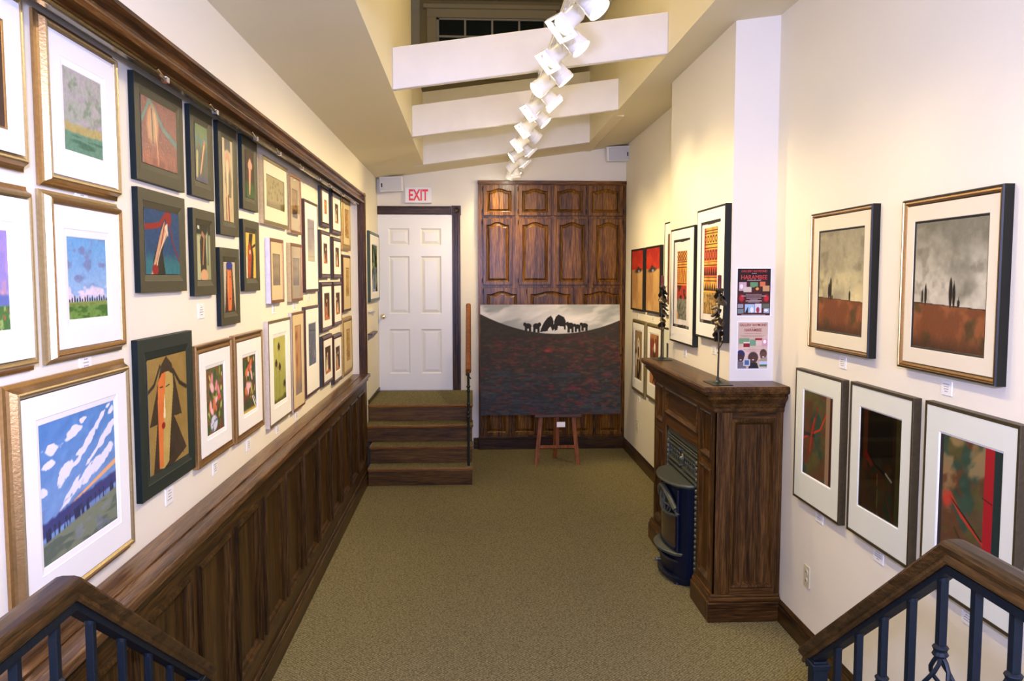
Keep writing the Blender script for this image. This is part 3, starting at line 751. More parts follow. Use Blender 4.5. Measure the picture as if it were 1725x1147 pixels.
def A_coneflower(p):
    p.vary(18,3,5,4); p.mix((142,150,60),.7*(1-ss(.2,.8,p.v))); p.band(-1,.07,(84,84,26),.03,.1)
    for x,y,b_ in ((.45,.84,.14),(.22,.6,.13),(.5,.53,.12),(.86,.24,.10)):
        p.line([(x,y),(x-.03,.05)],.005,(120,104,30)); p.ell(x,y,.09,.045,(56,34,24),.4); p.ell(x,y+.04,.04,.03,(40,26,20))
        for q in (-1,1): p.line([(x,y),(x+q*.09,y-.07)],.008,(90,58,60))
def A_sepia(p):
    p.vary(20,4,5,6); p.mix((112,84,54),.8*ss(.0,.35,.40-p.v+.08*p.noise(3,1,4))); p.mix((150,130,96),.5*ss(.5,.6,p.noise(6,4,8)))
    for x in (.25,.5,.72): p.ell(x,.62,.05,.05,(130,100,62),.6)
def A_tallsepia(p):
    p.vary(14,3,6,3); p.ell(.35,.85,.18,.06,(140,90,60),.6); p.ell(.4,.5,.15,.09,(150,96,66),.6); p.line([(.38,.8),(.42,.1)],.012,(140,96,66)); p.mix((112,108,120),.7*(1-ss(.05,.35,p.v)))
def A_wash(p, c=(86,96,120)):
    p.mix(c,.8*ss(.4,.62,p.noise(3,3,9))); p.mix((232,230,200),.8*ss(.6,.72,p.noise(4,6,3))*(p.v<.5)); p.vary(10,5,8,2)
def A_palewash(p):
    p.mix((150,130,140), ss(.45,.9,p.noise(2,3,4)+p.v*.5)); p.mix((226,216,180),1-ss(.1,.4,p.v))
def A_spots(p):
    rg = random.Random(3)
    for i in range(24): p.ell(rg.uniform(.05,.95), rg.uniform(.3,.9), .03,.05,(150,130,70),.5)
    p.band(-1,.2,(150,136,80),.1,.1); p.vary(10,6,6,3)
def A_hills(p): A_sepia(p); p.ell(.6,.15,.5,.16,(92,60,40),.3); p.ell(.75,.45,.12,.08,(150,90,50),.5)
def A_sketch(p, seed=1, warm=(214,120,50)):
    rg = random.Random(seed); p.vary(18,5,6,seed)
    for i in range(5):
        x = rg.uniform(.2,.8); p.poly([(x-.09,.05),(x-.02,rg.uniform(.45,.75)),(x+.03,rg.uniform(.45,.75)),(x+.10,.05)], rg.choice([warm,(230,214,190),(190,80,40),(240,226,200)]), .9)
    p.ell(rg.uniform(.3,.7),.72,.1,.07,(226,190,150),.3); p.band(-1,.1,(190,110,50),.03)
def A_gilt(p): p.mix((206,170,100),.7*ss(.4,.6,p.noise(4,5,3))); p.mix((110,76,36),.6*ss(.55,.7,p.noise(5,9,7))); p.line([(.5,.1),(.5,.9)],.04,(140,96,44),k=.7)
def A_green(p): p.mix((120,160,92), ss(.45,.6,p.noise(3,5,4))); p.mix((30,50,28), ss(.5,.64,p.noise(4,6,9))); p.mix((196,206,150),.7*ss(.62,.7,p.noise(3,7,5))); p.line([(.2,.9),(.7,.5),(.6,.1)],.03,(150,180,110))
def A_textile(p, seed=1, grey_bottom=True):
    u0, v0, u1, v1 = (.22,.10,.80,.86) if grey_bottom else (.17,.10,.83,.93)
    p.mix((24,20,18), 1.0*((p.u<.035)|(p.u>.965)|(p.v<.028)|(p.v>.978)))
    e = .02*(p.noise(2,40,seed)-.5); p.mix((30,26,22), ((p.v<.036+e)|(p.v>.968+e)).astype(float))
    p.mix((206,200,196), .5*(p.v<.2)*ss(.5,.6,p.noise(3,4,seed+5,2,.7)))
    U = (p.u-u0)/(u1-u0); V = (p.v-v0)/(v1-v0); ins = (U>0)&(U<1)&(V>0)&(V<1)
    p.mix((226,130,34), ins*1.0); p.mix((236,170,60), ins*ss(.4,.6,p.noise(5,9,seed+2)))
    def zone(a, b): return ins&(V>a)&(V<b)
    if grey_bottom:
        p.mix((122,126,110), zone(0,.30)*1.0); p.mix((78,78,66), zone(0,.30)*ss(.5,.6,p.noise(30,34,seed+4))); p.mix((222,130,40), ins*(U<.12)*(V<.1)*1.0)
        p.mix((186,44,24), zone(.30,.5)*1.0); p.mix((66,34,22), zone(.30,.5)*ss(.45,.55,p.noise(14,26,seed+3)))
        for a in (.52,.76,.80,.84): p.mix((56,32,18), zone(a,a+.012)*1.0)
        z = np.abs(((U*5) % 1)-.5)*2; p.mix((60,36,20), zone(.54,.75)*(np.abs((V-.54)/.21-z)<.18)*1.0); p.mix((56,34,20), zone(.86,1)*ss(.45,.5,np.sin(U*36)*np.sin(V*90)*.5+.5))
    else:
        p.mix((190,150,70), zone(0,.25)*1.0); p.mix((110,80,40), zone(0,.25)*ss(.48,.56,p.noise(40,40,seed+4)))
        p.mix((200,60,34), zone(.44,.55)*1.0); p.mix((196,50,30), ins*(U<.12)*(V>.7)*1.0)
        for a in (.27,.38,.42,.56,.60,.76,.80,.93,.96): p.mix((52,30,18), zone(a,a+.012)*1.0)
        z = np.abs(((U*6) % 1)-.5)*2; p.mix((52,30,18), zone(.28,.37)*((V-.28)/.09<z)*1.0); p.mix((40,26,18), zone(.45,.55)*((V-.45)/.10<1-z)*1.0)
        p.mix((206,80,40), zone(.62,.75)*1.0); p.mix((52,30,18), zone(.62,.75)*(np.abs(np.hypot(((U*5)%1-.5)/.9,(V-.685)/.13)-.38)<.08)*1.0)
        p.mix((52,30,18), zone(.82,.92)*(np.abs(np.hypot(((U*5)%1-.5)/.9,(V-.87)/.10)-.35)<.10)*1.0)
def A_redtan(p, x=.5):
    p.mix((196,150,88), 1-ss(.66,.68,p.v)); p.vary(12,4,8,3); p.mix((150,96,50), .5*(p.v<.67)*ss(.5,.7,p.noise(3,2,6))); p.mix((150,20,14), .6*ss(.7,.9,p.v)); p.mix((210,60,26),.5*(p.v>.68)*ss(.45,.6,p.noise(4,6,5)))
    p.ell(x,.655,.30,.035,(44,34,34),.5,.05); p.ell(x,.69,.12,.035,(60,36,30),.5); p.ell(x+.05,.645,.08,.02,(128,150,200),.5); p.line([(x,.64),(x-.05,.25)],.012,(140,120,100),k=.5); p.line([(x-.2,.62),(x-.1,.45)],.02,(110,90,70),k=.5)
def A_creamstrip(p): p.mix((112,58,36),(p.u<.30)*1.0); p.mix((60,34,26),(p.u<.3)*(p.u>.22)*1.0)
def A_mask(p, s=0):
    p.mix((60,40,26), ss(.45,.6,p.noise(3,4,4+s))); p.ell(.5,.62,.22,.24,(226,214,190),.12); p.ell(.5,.62,.12,.18,(90,60,40),.15); p.ell(.5,.72,.06,.06,(230,220,200)); p.poly([(.38,.42),(.62,.42),(.7,.02),(.3,.02)],(40,30,24)); p.ell(.2,.4,.10,.14,(220,206,180),.2); p.ell(.52,.28,.05,.14,(196,160,104),.3)
def A_mask2(p):
    p.mix((186,120,70), ss(.4,.6,p.noise(3,4,9))); p.line([(.35,.9),(.6,.6),(.35,.3),(.6,.05)],.03,(40,26,20)); p.line([(.65,.9),(.42,.6),(.66,.3),(.4,.05)],.03,(40,26,20)); p.ell(.55,.74,.1,.1,(236,226,204)); p.ell(.5,.42,.12,.1,(236,226,204)); p.ell(.3,.8,.1,.08,(170,40,28))
def A_dark(p): p.vary(8,5,5,3)
def A_cypress(p, kind=0):
    hz = .34 if kind == 0 else .36
    n = p.noise(3,4,21+kind,4); p.mix((176,168,128) if kind == 0 else (190,184,160), ss(.35,.65,n)*(1-.75*ss(.45,1,p.v))); p.mix((226,210,150) if kind == 0 else (206,200,176), .75*(1-ss(hz,hz+.38,p.v))*ss(.3,.6,p.noise(4,5,3))); p.mix((100,96,78),.4*ss(.5,.7,p.noise(7,8,5,4))); p.vary(9,22,30,6)
    hzv = hz-.03*p.u
    p.mix((118,62,28), (p.v<hzv)*1.0); p.mix((146,82,40),(p.v<hzv)*ss(.45,.65,p.noise(4,5,12,4))); p.mix((70,56,22),.8*(p.v<hzv)*ss(.5,.7,p.noise(5,5,15,4))); p.mix((60,36,18), .7*(1-ss(0,.14,p.v))); p.line([(0,hz),(1,hz-.03)],.003,(40,24,14))
    T = [(.25,.14,.022),(.29,.19,.026),(.33,.03,.018),(.72,.09,.018)] if kind == 0 else [(.13,.10,.014),(.18,.14,.018),(.54,.20,.024),(.585,.16,.02),(.65,.05,.018)]
    for x,h,w in T: p.ell(x,hz-.03*x+h*.5,w,h*.56,(26,18,14),.15); p.line([(x,hz-.02),(x,hz+h*1.1)],.002,(26,18,14))
def A_abs(p, kind=0):
    n = p.noise(3,5,31+kind,4,.5); p.mix((96,90,40), ss(.4,.6,n)); p.mix((50,84,62), ss(.52,.66,p.noise(3,4,37+kind,3,-.6))); p.mix((110,66,34), ss(.5,.66,p.noise(4,6,41+kind))); p.vary(10,8,20,4,.4)
    p.c *= .82
    if kind == 0:
        p.mix((140,110,78),(p.u>.78)*(p.u<.9)*1.0); p.mix((60,22,18),(p.u>.9)*1.0); p.line([(0,.42),(.35,.52),(.6,.6),(.78,.78)],.012,(190,40,20)); p.line([(.15,.15),(.35,.5),(.5,.85)],.016,(120,30,20)); p.line([(.02,.48),(.4,.5)],.02,(40,44,36)); p.line([(.35,.5),(.7,.25)],.008,(60,50,24)); p.line([(.4,.7),(.3,.5),(.25,.3)],.02,(170,44,24),k=.8)
    if kind == 1:
        p.mix((20,24,26), ss(.45,.6,p.v+.2*(p.noise(4,4,3)-.5))*.95); p.mix((122,54,26),(p.u<.2)*(p.u>.08)*(1-.5*(p.v<.4))); p.mix((92,94,40),(p.u>.86)*1.0); p.mix((64,40,22),(p.u>.80)*(p.u<.88)*1.0); p.line([(.22,.55),(.4,.48),(.6,.44),(.82,.40)],.012,(16,16,16)); p.line([(.66,.44),(.8,.39)],.012,(226,220,206)); p.line([(.15,.56),(.3,.48)],.03,(176,30,22)); p.line([(.5,.42),(.7,.2),(.85,.02)],.01,(130,30,34)); p.line([(.46,.4),(.48,.0)],.004,(190,170,90))
    if kind == 2:
        p.mix((150,120,72),.8*ss(.4,.6,p.noise(3,6,8,4,.4))*(p.v>.4)); p.mix((40,32,34),(p.u<.07)*1.0); p.mix((164,12,22),(p.u>.74)*(p.u<.88)*1.0); p.mix((22,44,42),(p.u>=.88)*1.0); p.line([(.2,.55),(.4,.42),(.6,.34),(.74,.28)],.02,(186,44,24),.012); p.line([(.2,.53),(.5,.40),(.72,.3)],.007,(20,16,14)); p.line([(.72,.62),(.86,.60)],.004,(20,10,10)); p.line([(.3,.3),(.5,.15),(.72,.02)],.012,(60,50,16)); p.ell(.16,.5,.08,.06,(190,50,30),.6)
def A_bighill(p):
    p.mix((226,222,206), ss(.35,.6,p.noise(3,8,2,4,.3))); p.mix((128,134,124),.7*ss(.52,.68,p.noise(4,9,5,4,.35))); p.mix((246,240,222), .9*np.exp(-(((p.u-.55)/.25)**2+((p.v-.86)/.10)**2)))
    hz = .91-.30*p.u+.245*p.u*p.u+.0; hz = np.where(p.u<1, .915-.66*p.u+.60*p.u**2, .85)
    hill = 1-ss(hz-.004,hz+.004,p.v)
    # animal and tree shapes on the ridge
    base = .735
    for x,w,h in ((.37,.02,.035),(.405,.018,.04),(.455,.0,.0)): pass
    H = (30,26,14)
    def beast(x, y, w, h, d=1):
        p.ell(x,y+h*.62,w*.5,h*.38,H,.1); p.ell(x+d*w*.45,y+h*.85,w*.24,h*.26,H,.1)
        for q in (-.35,-.2,.2,.35): p.line([(x+q*w,y+h*.5),(x+q*w*1.05,y-.01)],.006,H)
    beast(.34,.765,.05,.065,-1); beast(.40,.76,.05,.07,1); beast(.645,.76,.05,.075,-1); beast(.695,.765,.045,.055,-1); beast(.745,.775,.05,.055,-1)
    p.poly([(.425,.75),(.44,.80),(.455,.84),(.48,.88),(.505,.90),(.52,.87),(.53,.78),(.515,.76),(.50,.80),(.48,.77),(.485,.76)],H)
    p.poly([(.53,.76),(.525,.84),(.54,.89),(.56,.91),(.60,.885),(.61,.85),(.612,.77),(.60,.77),(.595,.80),(.555,.805),(.55,.77)],H)
    m = hill; p.mix((52,44,28), m); p.mix((30,38,42), m*(1-ss(.0,.65,p.v))*.9)
    n = p.noise(22,60,9,3); p.mix((104,34,26), m*.65*ss(.56,.74,n)*(p.v<.70)); p.mix((120,26,40), m*.7*ss(.60,.76,p.noise(20,50,14))*ss(.2,1.0,p.u+ .3*(p.v<.3))); p.mix((104,62,34), m*.5*ss(.58,.72,p.noise(24,60,19))*(p.v<.68)); p.mix((44,60,70), m*.6*ss(.55,.65,p.noise(12,46,23))*(p.v<.4)); p.vary(8,40,60,4,0,m)
    p.mix((190,40,30), m*.8*np.exp(-(((p.u-.48)/.03)**2+((p.v-.58)/.014)**2)))

def art_mesh(name, fn, base, rect, h, M_, parent, mat, nx, ny, kw=None, border=0.0):
    x0, z0, x1, z1 = rect
    p = P(nx, ny, (x1-x0)/(z1-z0), base); fn(p, **(kw or {}))
    g_ = p.c.mean(-1, keepdims=True); c = np.clip(g_+(p.c-g_)*.86, 0, 255)
    X = x0+(x1-x0)*p.u; Z = z0+(z1-z0)*p.v
    vs = np.stack([X, Z, np.full_like(X, h)], -1).reshape(-1, 3)
    if M_ is not None:
        R3 = np.array(M_.to_3x3()); T = np.array(M_.translation); vs = vs @ R3.T + T
    i = np.arange(nx-1)[None, :] + nx*np.arange(ny-1)[:, None]; i = i.reshape(-1)
    fs = np.stack([i, i+1, i+1+nx, i+nx], -1)
    me = bpy.data.meshes.new(name)
    me.vertices.add(len(vs)); me.vertices.foreach_set('co', vs.reshape(-1).astype(np.float32))
    me.loops.add(fs.size); me.loops.foreach_set('vertex_index', fs.reshape(-1).astype(np.int32))
    me.polygons.add(len(fs)); me.polygons.foreach_set('loop_start', (np.arange(len(fs))*4).astype(np.int32))
    try: me.polygons.foreach_set('loop_total', np.full(len(fs), 4, np.int32))
    except Exception: pass
    me.update(calc_edges=True)
    at = me.color_attributes.new('paint', 'FLOAT_COLOR', 'POINT')
    col = np.concatenate([lin(c).reshape(-1, 3), np.ones((nx*ny, 1))], 1).astype(np.float32)
    at.data.foreach_set('color', col.reshape(-1))
    me.materials.append(mat)
    o = bpy.data.objects.new(name, me); COL.objects.link(o)
    if parent is not None: o.parent = parent
    return o

# measured rectangles in metres on each wall: (wall, frame, opening, artwork, frame depth, artwork depth)
RECTS={
 'L1':('L',[1.7601, 2.1738, 2.0592, 2.5476],[1.7721, 2.1858, 2.0472, 2.5356],[1.8457, 2.2418, 1.9736, 2.4726],0.032,0.026),
 'L2':('L',[2.1765, 2.153, 2.5888, 2.5391],[2.1865, 2.163, 2.5788, 2.5291],[2.2702, 2.2378, 2.4937, 2.4513],0.032,0.02),
 'L3':('L',[2.1688, 1.7009, 2.5841, 2.0976],[2.1788, 1.7109, 2.5741, 2.0876],[2.2606, 1.7889, 2.4918, 2.0059],0.032,0.018),
 'L4':('L',[1.7471, 1.6961, 2.0659, 2.0946],[1.7571, 1.7061, 2.0559, 2.0846],[1.8543, 1.7821, 1.9587, 2.0039],0.032,0.026),
 'L5':('L',[1.9697, 1.0797, 2.5916, 1.6236],[1.9817, 1.0917, 2.5796, 1.6116],[2.0678, 1.1827, 2.495, 1.5351],0.034,0.023),
 'B1':('L',[2.74, 2.2137, 3.1863, 2.5538],[2.8005, 2.2752, 3.1234, 2.4929],[2.8005, 2.2752, 3.1234, 2.4929],0.02,0.017),
 'B2':('L',[3.2662, 2.2146, 3.5454, 2.5574],[3.3317, 2.2776, 3.4823, 2.4981],[3.3317, 2.2776, 3.4823, 2.4981],0.02,0.018),
 'B3':('L',[3.6209, 2.0833, 3.9072, 2.5619],[3.6862, 2.1452, 3.8397, 2.5019],[3.6862, 2.1452, 3.8397, 2.5019],0.02,0.018),
 'B4':('L',[3.9883, 2.2227, 4.2661, 2.5658],[4.0603, 2.2831, 4.2148, 2.5051],[4.0603, 2.2831, 4.2148, 2.5051],0.02,0.018),
 'B5':('L',[2.7417, 1.8494, 3.1796, 2.1904],[2.799, 1.9101, 3.1198, 2.1279],[2.799, 1.9101, 3.1198, 2.1279],0.02,0.017),
 'B6':('L',[3.2667, 1.8273, 3.5438, 2.1666],[3.3196, 1.8891, 3.4892, 2.1047],[3.3196, 1.8891, 3.4892, 2.1047],0.02,0.015),
 'B7':('L',[3.9782, 1.8342, 4.2698, 2.1736],[4.0367, 1.8961, 4.2098, 2.113],[4.0367, 1.8961, 4.2098, 2.113],0.02,0.015),
 'B8':('L',[3.6017, 1.6909, 3.8955, 2.0277],[3.6624, 1.7483, 3.835, 1.967],[3.6624, 1.7483, 3.835, 1.967],0.02,0.016),
 'B9':('L',[2.6972, 1.1691, 3.218, 1.6991],[2.7792, 1.2377, 3.1537, 1.6259],[2.7792, 1.2377, 3.1537, 1.6259],0.02,0.018),
 'G1':('L',[3.247, 1.1507, 3.7354, 1.6337],[3.3284, 1.1856, 3.729, 1.5895],[3.3775, 1.2597, 3.6058, 1.5277],0.024,0.02),
 'G2':('L',[3.7751, 1.1437, 4.282, 1.6366],[3.8658, 1.158, 4.2754, 1.5953],[3.9151, 1.2589, 4.1447, 1.5218],0.024,0.019),
 'G3':('L',[4.3969, 1.0998, 4.941, 1.6682],[4.4547, 1.102, 4.9429, 1.6415],[4.5253, 1.2127, 4.8146, 1.5692],0.024,0.018),
 'G4':('L',[4.9882, 1.0902, 5.3421, 1.688],[5.0042, 1.1062, 5.3261, 1.672],[5.0743, 1.1806, 5.255, 1.6036],0.022,0.017),
 'G5':('L',[5.3913, 1.1167, 5.8783, 1.7087],[5.4093, 1.1347, 5.8603, 1.6907],[5.506, 1.3164, 5.7648, 1.588],0.022,0.02),
 'D1':('L',[6.0313, 2.266, 6.3593, 2.5513],[6.0533, 2.288, 6.3373, 2.5293],[6.1504, 2.3679, 6.2456, 2.4575],0.028,0.021),
 'D2':('L',[6.4979, 2.2391, 6.9293, 2.5684],[6.5199, 2.2611, 6.9073, 2.5464],[6.6336, 2.3332, 6.7901, 2.4734],0.028,0.021),
 'D3':('L',[5.9768, 1.8918, 6.377, 2.2376],[5.9988, 1.9138, 6.355, 2.2156],[6.091, 2.0017, 6.2592, 2.1428],0.028,0.026),
 'D4':('L',[6.5022, 1.8915, 6.9045, 2.2135],[6.5242, 1.9135, 6.8825, 2.1915],[6.6177, 1.987, 6.7832, 2.1282],0.028,0.022),
 'D5':('L',[5.9646, 1.505, 6.4141, 1.8655],[5.9866, 1.527, 6.3921, 1.8435],[6.0803, 1.5913, 6.2973, 1.7777],0.028,0.023),
 'D6':('L',[6.4912, 1.5169, 6.8936, 1.8646],[6.5132, 1.5389, 6.8716, 1.8426],[6.6016, 1.6101, 6.7843, 1.7724],0.028,0.022),
 'D7':('L',[5.9881, 1.1086, 6.407, 1.4744],[6.0101, 1.1306, 6.385, 1.4524],[6.0827, 1.1959, 6.3095, 1.3836],0.028,0.024),
 'D8':('L',[6.4582, 1.0662, 6.8688, 1.4511],[6.4802, 1.0882, 6.8468, 1.4291],[6.5594, 1.1635, 6.7688, 1.3472],0.028,0.025),
 'E1':('L',[7.0089, 2.1299, 7.4759, 2.5841],[7.0439, 2.1649, 7.4409, 2.5491],[7.1608, 2.2583, 7.351, 2.4594],0.026,0.024),
 'E2':('L',[6.9901, 1.604, 7.4178, 2.0895],[7.0081, 1.622, 7.3998, 2.0715],[7.1474, 1.7447, 7.3212, 1.9739],0.028,0.026),
 'E3':('L',[6.9724, 1.0655, 7.4989, 1.5582],[6.9984, 1.0915, 7.4729, 1.5322],[7.1534, 1.189, 7.3471, 1.4414],0.024,0.022),
 'F1':('L',[4.3596, 2.1774, 4.9506, 2.5264],[4.3796, 2.1974, 4.9306, 2.5064],[4.4468, 2.2742, 4.8672, 2.4389],0.024,0.015),
 'F2':('L',[4.9984, 2.1633, 5.3268, 2.5153],[5.0164, 2.1813, 5.3088, 2.4973],[5.0849, 2.2606, 5.2358, 2.4294],0.024,0.013),
 'F3':('L',[5.4254, 1.8022, 5.8903, 2.4029],[5.4454, 1.8222, 5.8703, 2.3829],[5.5315, 2.0068, 5.7813, 2.2797],0.022,0.017),
 'F4':('L',[4.4631, 1.7601, 4.7796, 2.1088],[4.4791, 1.7761, 4.7636, 2.0928],[4.5395, 1.858, 4.7054, 2.0249],0.028,0.018),
 'F5':('L',[4.9765, 1.7546, 5.313, 2.1037],[4.9925, 1.7706, 5.297, 2.0877],[5.0614, 1.8513, 5.2297, 2.0144],0.026,0.016),
 'N1':('F',[8.1723, 1.6528, 9.0077, 2.3537],[8.1923, 1.6728, 8.9877, 2.3337],[8.3504, 1.755, 8.8291, 2.2239],0.03,0.028),
 'C1':('C',[-5.8698, 1.4505, -5.2524, 2.2328],[-5.8578, 1.4625, -5.2644, 2.2208],[-5.7871, 1.5584, -5.3572, 2.1558],0.035,0.033),
 'C2':('C',[-5.191, 1.5297, -4.6107, 2.313],[-5.179, 1.5417, -4.6227, 2.301],[-5.103, 1.6229, -4.7017, 2.2331],0.035,0.033),
 'P1':('R',[-8.674, 1.5637, -8.0365, 2.186],[-8.662, 1.5757, -8.0485, 2.174],[-8.636, 1.5825, -8.088, 2.168],0.025,0.023),
 'P2':('R',[-7.9622, 1.5659, -7.3085, 2.1876],[-7.9502, 1.5779, -7.3205, 2.1756],[-7.9296, 1.5861, -7.3578, 2.1695],0.025,0.023),
 'P3':('R',[-7.1782, 1.5684, -6.7349, 2.3684],[-7.1642, 1.5824, -6.7489, 2.3544],[-7.0617, 1.6689, -6.7983, 2.2652],0.025,0.019),
 'P4':('R',[-8.5737, 0.7339, -7.9589, 1.4693],[-8.5437, 0.7639, -7.9889, 1.4393],[-8.443, 0.8751, -8.1014, 1.3576],0.025,0.023),
 'P5':('R',[-7.8592, 0.7497, -7.2515, 1.4689],[-7.8292, 0.7797, -7.2815, 1.4389],[-7.7337, 0.9111, -7.3733, 1.3715],0.025,0.023),
 'P6':('R',[-7.1646, 0.712, -6.6817, 1.4645],[-7.1506, 0.726, -6.6957, 1.4505],[-7.0609, 0.9577, -6.7887, 1.3339],0.025,0.019),
 'R1':('R',[-4.0365, 1.5574, -3.4119, 2.2071],[-4.0208, 1.5795, -3.453, 2.1753],[-3.948, 1.6501, -3.5005, 2.1111],0.038,0.024),
 'R2':('R',[-3.1689, 1.5507, -2.5561, 2.1941],[-3.147, 1.5788, -2.5885, 2.1646],[-3.0807, 1.6428, -2.643, 2.0995],0.038,0.024),
 'R3':('R',[-4.188, 0.7662, -3.6502, 1.4358],[-4.175, 0.7792, -3.6632, 1.4228],[-4.0837, 0.9161, -3.755, 1.3322],0.032,0.026),
 'R4':('R',[-3.5701, 0.7766, -3.0441, 1.4419],[-3.5571, 0.7896, -3.0571, 1.4289],[-3.4746, 0.9154, -3.1407, 1.3376],0.032,0.024),
 'R5':('R',[-2.9642, 0.7748, -2.4303, 1.4475],[-2.9512, 0.7878, -2.4433, 1.4345],[-2.8637, 0.8963, -2.516, 1.3419],0.032,0.026),
}

# frame profiles: (inset fraction of moulding width, height fraction, material slot)
PROF = {
 'reverse': [(-1.9,0),(-1.9,.25),(-1.3,.36),(-.9,.5),(-.35,.92),(-.05,1.0,1),(.35,.96,1),(.8,.8,1),(1,.5,1)],
 'reversebig': [(-2.0,0),(-2.0,.25),(-1.3,.34),(-.9,.5),(-.35,.92),(-.05,1.0,1),(.35,.96,1),(.8,.8,1),(1,.5,1)],
 'flat': [(0,0),(0,.95,0),(.05,1.0,1),(.92,1.0,1),(1,.93,1),(1,.35,1)],
 'bevel': [(0,0),(0,.96,0),(.03,1,1),(.62,1,1),(.66,.94,1),(.97,.45,1),(1,.2,2)],
 'scoop': [(0,0),(0,.8,0),(.08,1.0,1),(.2,1.0,1),(.3,.72,1),(.55,.60,1),(.75,.72,1),(.85,.9,1),(.95,.85,1),(1,.4,1)],
 'cushion': [(0,0),(0,.7,0),(.15,.9,1),(.4,1.0,1),(.65,.96,1),(.85,.8,1),(1,.4,1)],
 'twotone': [(0,0),(0,.85,0),(.12,1.0,0),(.28,1.0,0),(.34,.9,1),(.55,.92,1),(.75,.78,1),(.88,.66,1),(1,.4,1)],
}
WALLM = {
 'L': lambda x, z: basis((XA, x, z), (0,1,0), (0,0,1)),
 'F': lambda x, z: basis((XL, x, z), (0,1,0), (0,0,1)),
 'C': lambda x, z: basis((XC, -x, z), (0,-1,0), (0,0,1)),
 'R': lambda x, z: basis((XR, -x, z), (0,-1,0), (0,0,1)),
}
def picture(key, prof, w, mats, matm, liner, fn, base, label, group, artmat='print', glass=False, n=(44, 56), kw=None, name='framed_picture', dcap=.006):
    wall, O, I, A, d, da = RECTS[key]
    cx = (O[0]+O[2])/2; z0 = O[1]
    T = WALLM[wall](cx, z0)
    sh = lambda r: (r[0]-cx, r[1]-z0, r[2]-cx, r[3]-z0)
    O, A = sh(O), sh(A)
    root = empty(name, (0,0,0), label, 'picture', group, M=T)
    da = min(da, d-dcap)
    # frame: inset loops
    b = MB(); pr = PROF[prof]
    if matm is None:
        # moulding runs right up to the canvas
        L = []
        for s in pr:
            t = s[0]; L.append((rect_loop(O[0]+(A[0]-O[0])*t, O[1]+(A[1]-O[1])*t, O[2]+(A[2]-O[2])*t, O[3]+(A[3]-O[3])*t, d*s[1] if s[0] < .97 else max(da-.002, d*s[1])), s[2] if len(s) > 2 else 0))
        for k in range(len(L)-1): b.loops([L[k][0], L[k+1][0]], mi=L[k+1][1])
    else:
        ring(b, O, [(w*s[0], d*s[1] if s[0] < .999 else da-.002) + ((s[2],) if len(s) > 2 else (0,)) for s in pr])
    b.build('frame', [M[q] for q in mats], root, local=True)
    if matm is not None:
        b = MB(); r = (O[0]+w*.95, O[1]+w*.95, O[2]-w*.95, O[3]-w*.95)
        lw = liner[1] if liner else 0.0; e = .003
        a = (A[0]-lw-e, A[1]-lw-e, A[2]+lw+e, A[3]+lw+e)
        hm = da+.0045
        b.loops([rect_loop(*r, hm), rect_loop(*a, hm), rect_loop(a[0]+.002, a[1]+.002, a[2]-.002, a[3]-.002, hm-.0015)])
        b.build('mat_board', M[matm], root, local=True)
        if liner:
            b = MB(); b.loops([rect_loop(a[0]+.002,a[1]+.002,a[2]-.002,a[3]-.002,hm-.0015), rect_loop(A[0]-e,A[1]-e,A[2]+e,A[3]+e,da+.0012), rect_loop(A[0]+.0,A[1]+.0,A[2]-.0,A[3]-.0,da-.001)])
            b.build('fillet', M[liner[0]], root, local=True)
        A = (A[0]-.004, A[1]-.004, A[2]+.004, A[3]+.004)
    art_mesh('artwork', fn, base, A, da, None, root, M[artmat], n[0], n[1], kw)
    if glass:
        b = MB(); b.add([(O[0]+w*.9,O[1]+w*.9,d*.8),(O[2]-w*.9,O[1]+w*.9,d*.8),(O[2]-w*.9,O[3]-w*.9,d*.8),(O[0]+w*.9,O[3]-w*.9,d*.8)], [(0,1,2,3)])
        b.build('glass', M['glass'], root, local=True)
    return root

GL = 'large gold framed landscapes at the near end of the left wall'
gold = ['gold','champ']
picture('L1','reverse',.012,gold,'matwhite',('gold',.006),A_brown,(60,36,24),'gold framed picture with a dark brown edge cut off at the top left corner',GL,n=(20,20))
picture('L2','reverse',.012,gold,'matwhite',('liner',.018),A_misty,(160,165,150),'gold framed misty green and pink landscape with a yellow strip',GL,'oil',n=(80,96))
picture('L3','reverse',.012,['champ','gold'],'matwhite',('liner',.02),A_bluefield,(140,178,220),'gold framed blue sky with purple clouds over a green field and tree line',GL,'oil',n=(90,110))
picture('L4','reverse',.012,gold,'matwhite',('liner',.02),A_sunset,(170,140,200),'gold framed violet and pink sunset over a green field, cut off at left edge',GL,'oil',n=(50,60))
picture('L5','reversebig',.013,gold,'matwhite',('liner',.016),A_bigsky,(108,150,206),'largest gold framed picture, blue sky with white clouds and orange streak above dark trees',GL,'oil',n=(150,170))
GB = 'dark flat framed figure paintings on the left wall'
def bl(key, fn, base, label, mats=('tealside','darkolive','black'), n=(60,80), art='varnish'):
    picture(key,'bevel',.05,list(mats),None,None,fn,base,label,GB,art,n=n,dcap=.004)
bl('B1',A_redfig,(124,40,26),'dark framed glossy red painting with a teal curve and pale figure',n=(80,100))
bl('B2',A_greenfig,(84,120,40),'dark framed narrow green painting with a slanting orange figure')
bl('B3',A_creamfig,(206,184,130),'tallest narrow dark framed painting, cream with a dark haired long figure',n=(50,100))
bl('B4',A_pinkface,(70,52,36),'dark framed brown painting with a long pink face over green',art='oil')
bl('B5',A_redribbon,(24,66,110),'dark framed deep blue painting with a red ribbon and slanting face',art='oil',n=(90,110))
bl('B6',A_greyface,(150,150,104),'dark framed painting of a thin brown face between grey green shapes',art='oil')
bl('B7',A_yellowfig,(232,188,70),'dark framed yellow painting with a red brown face',art='oil')
bl('B8',A_orangelong,(196,182,150),'dark framed painting of a long orange face with a blue cap',art='oil')
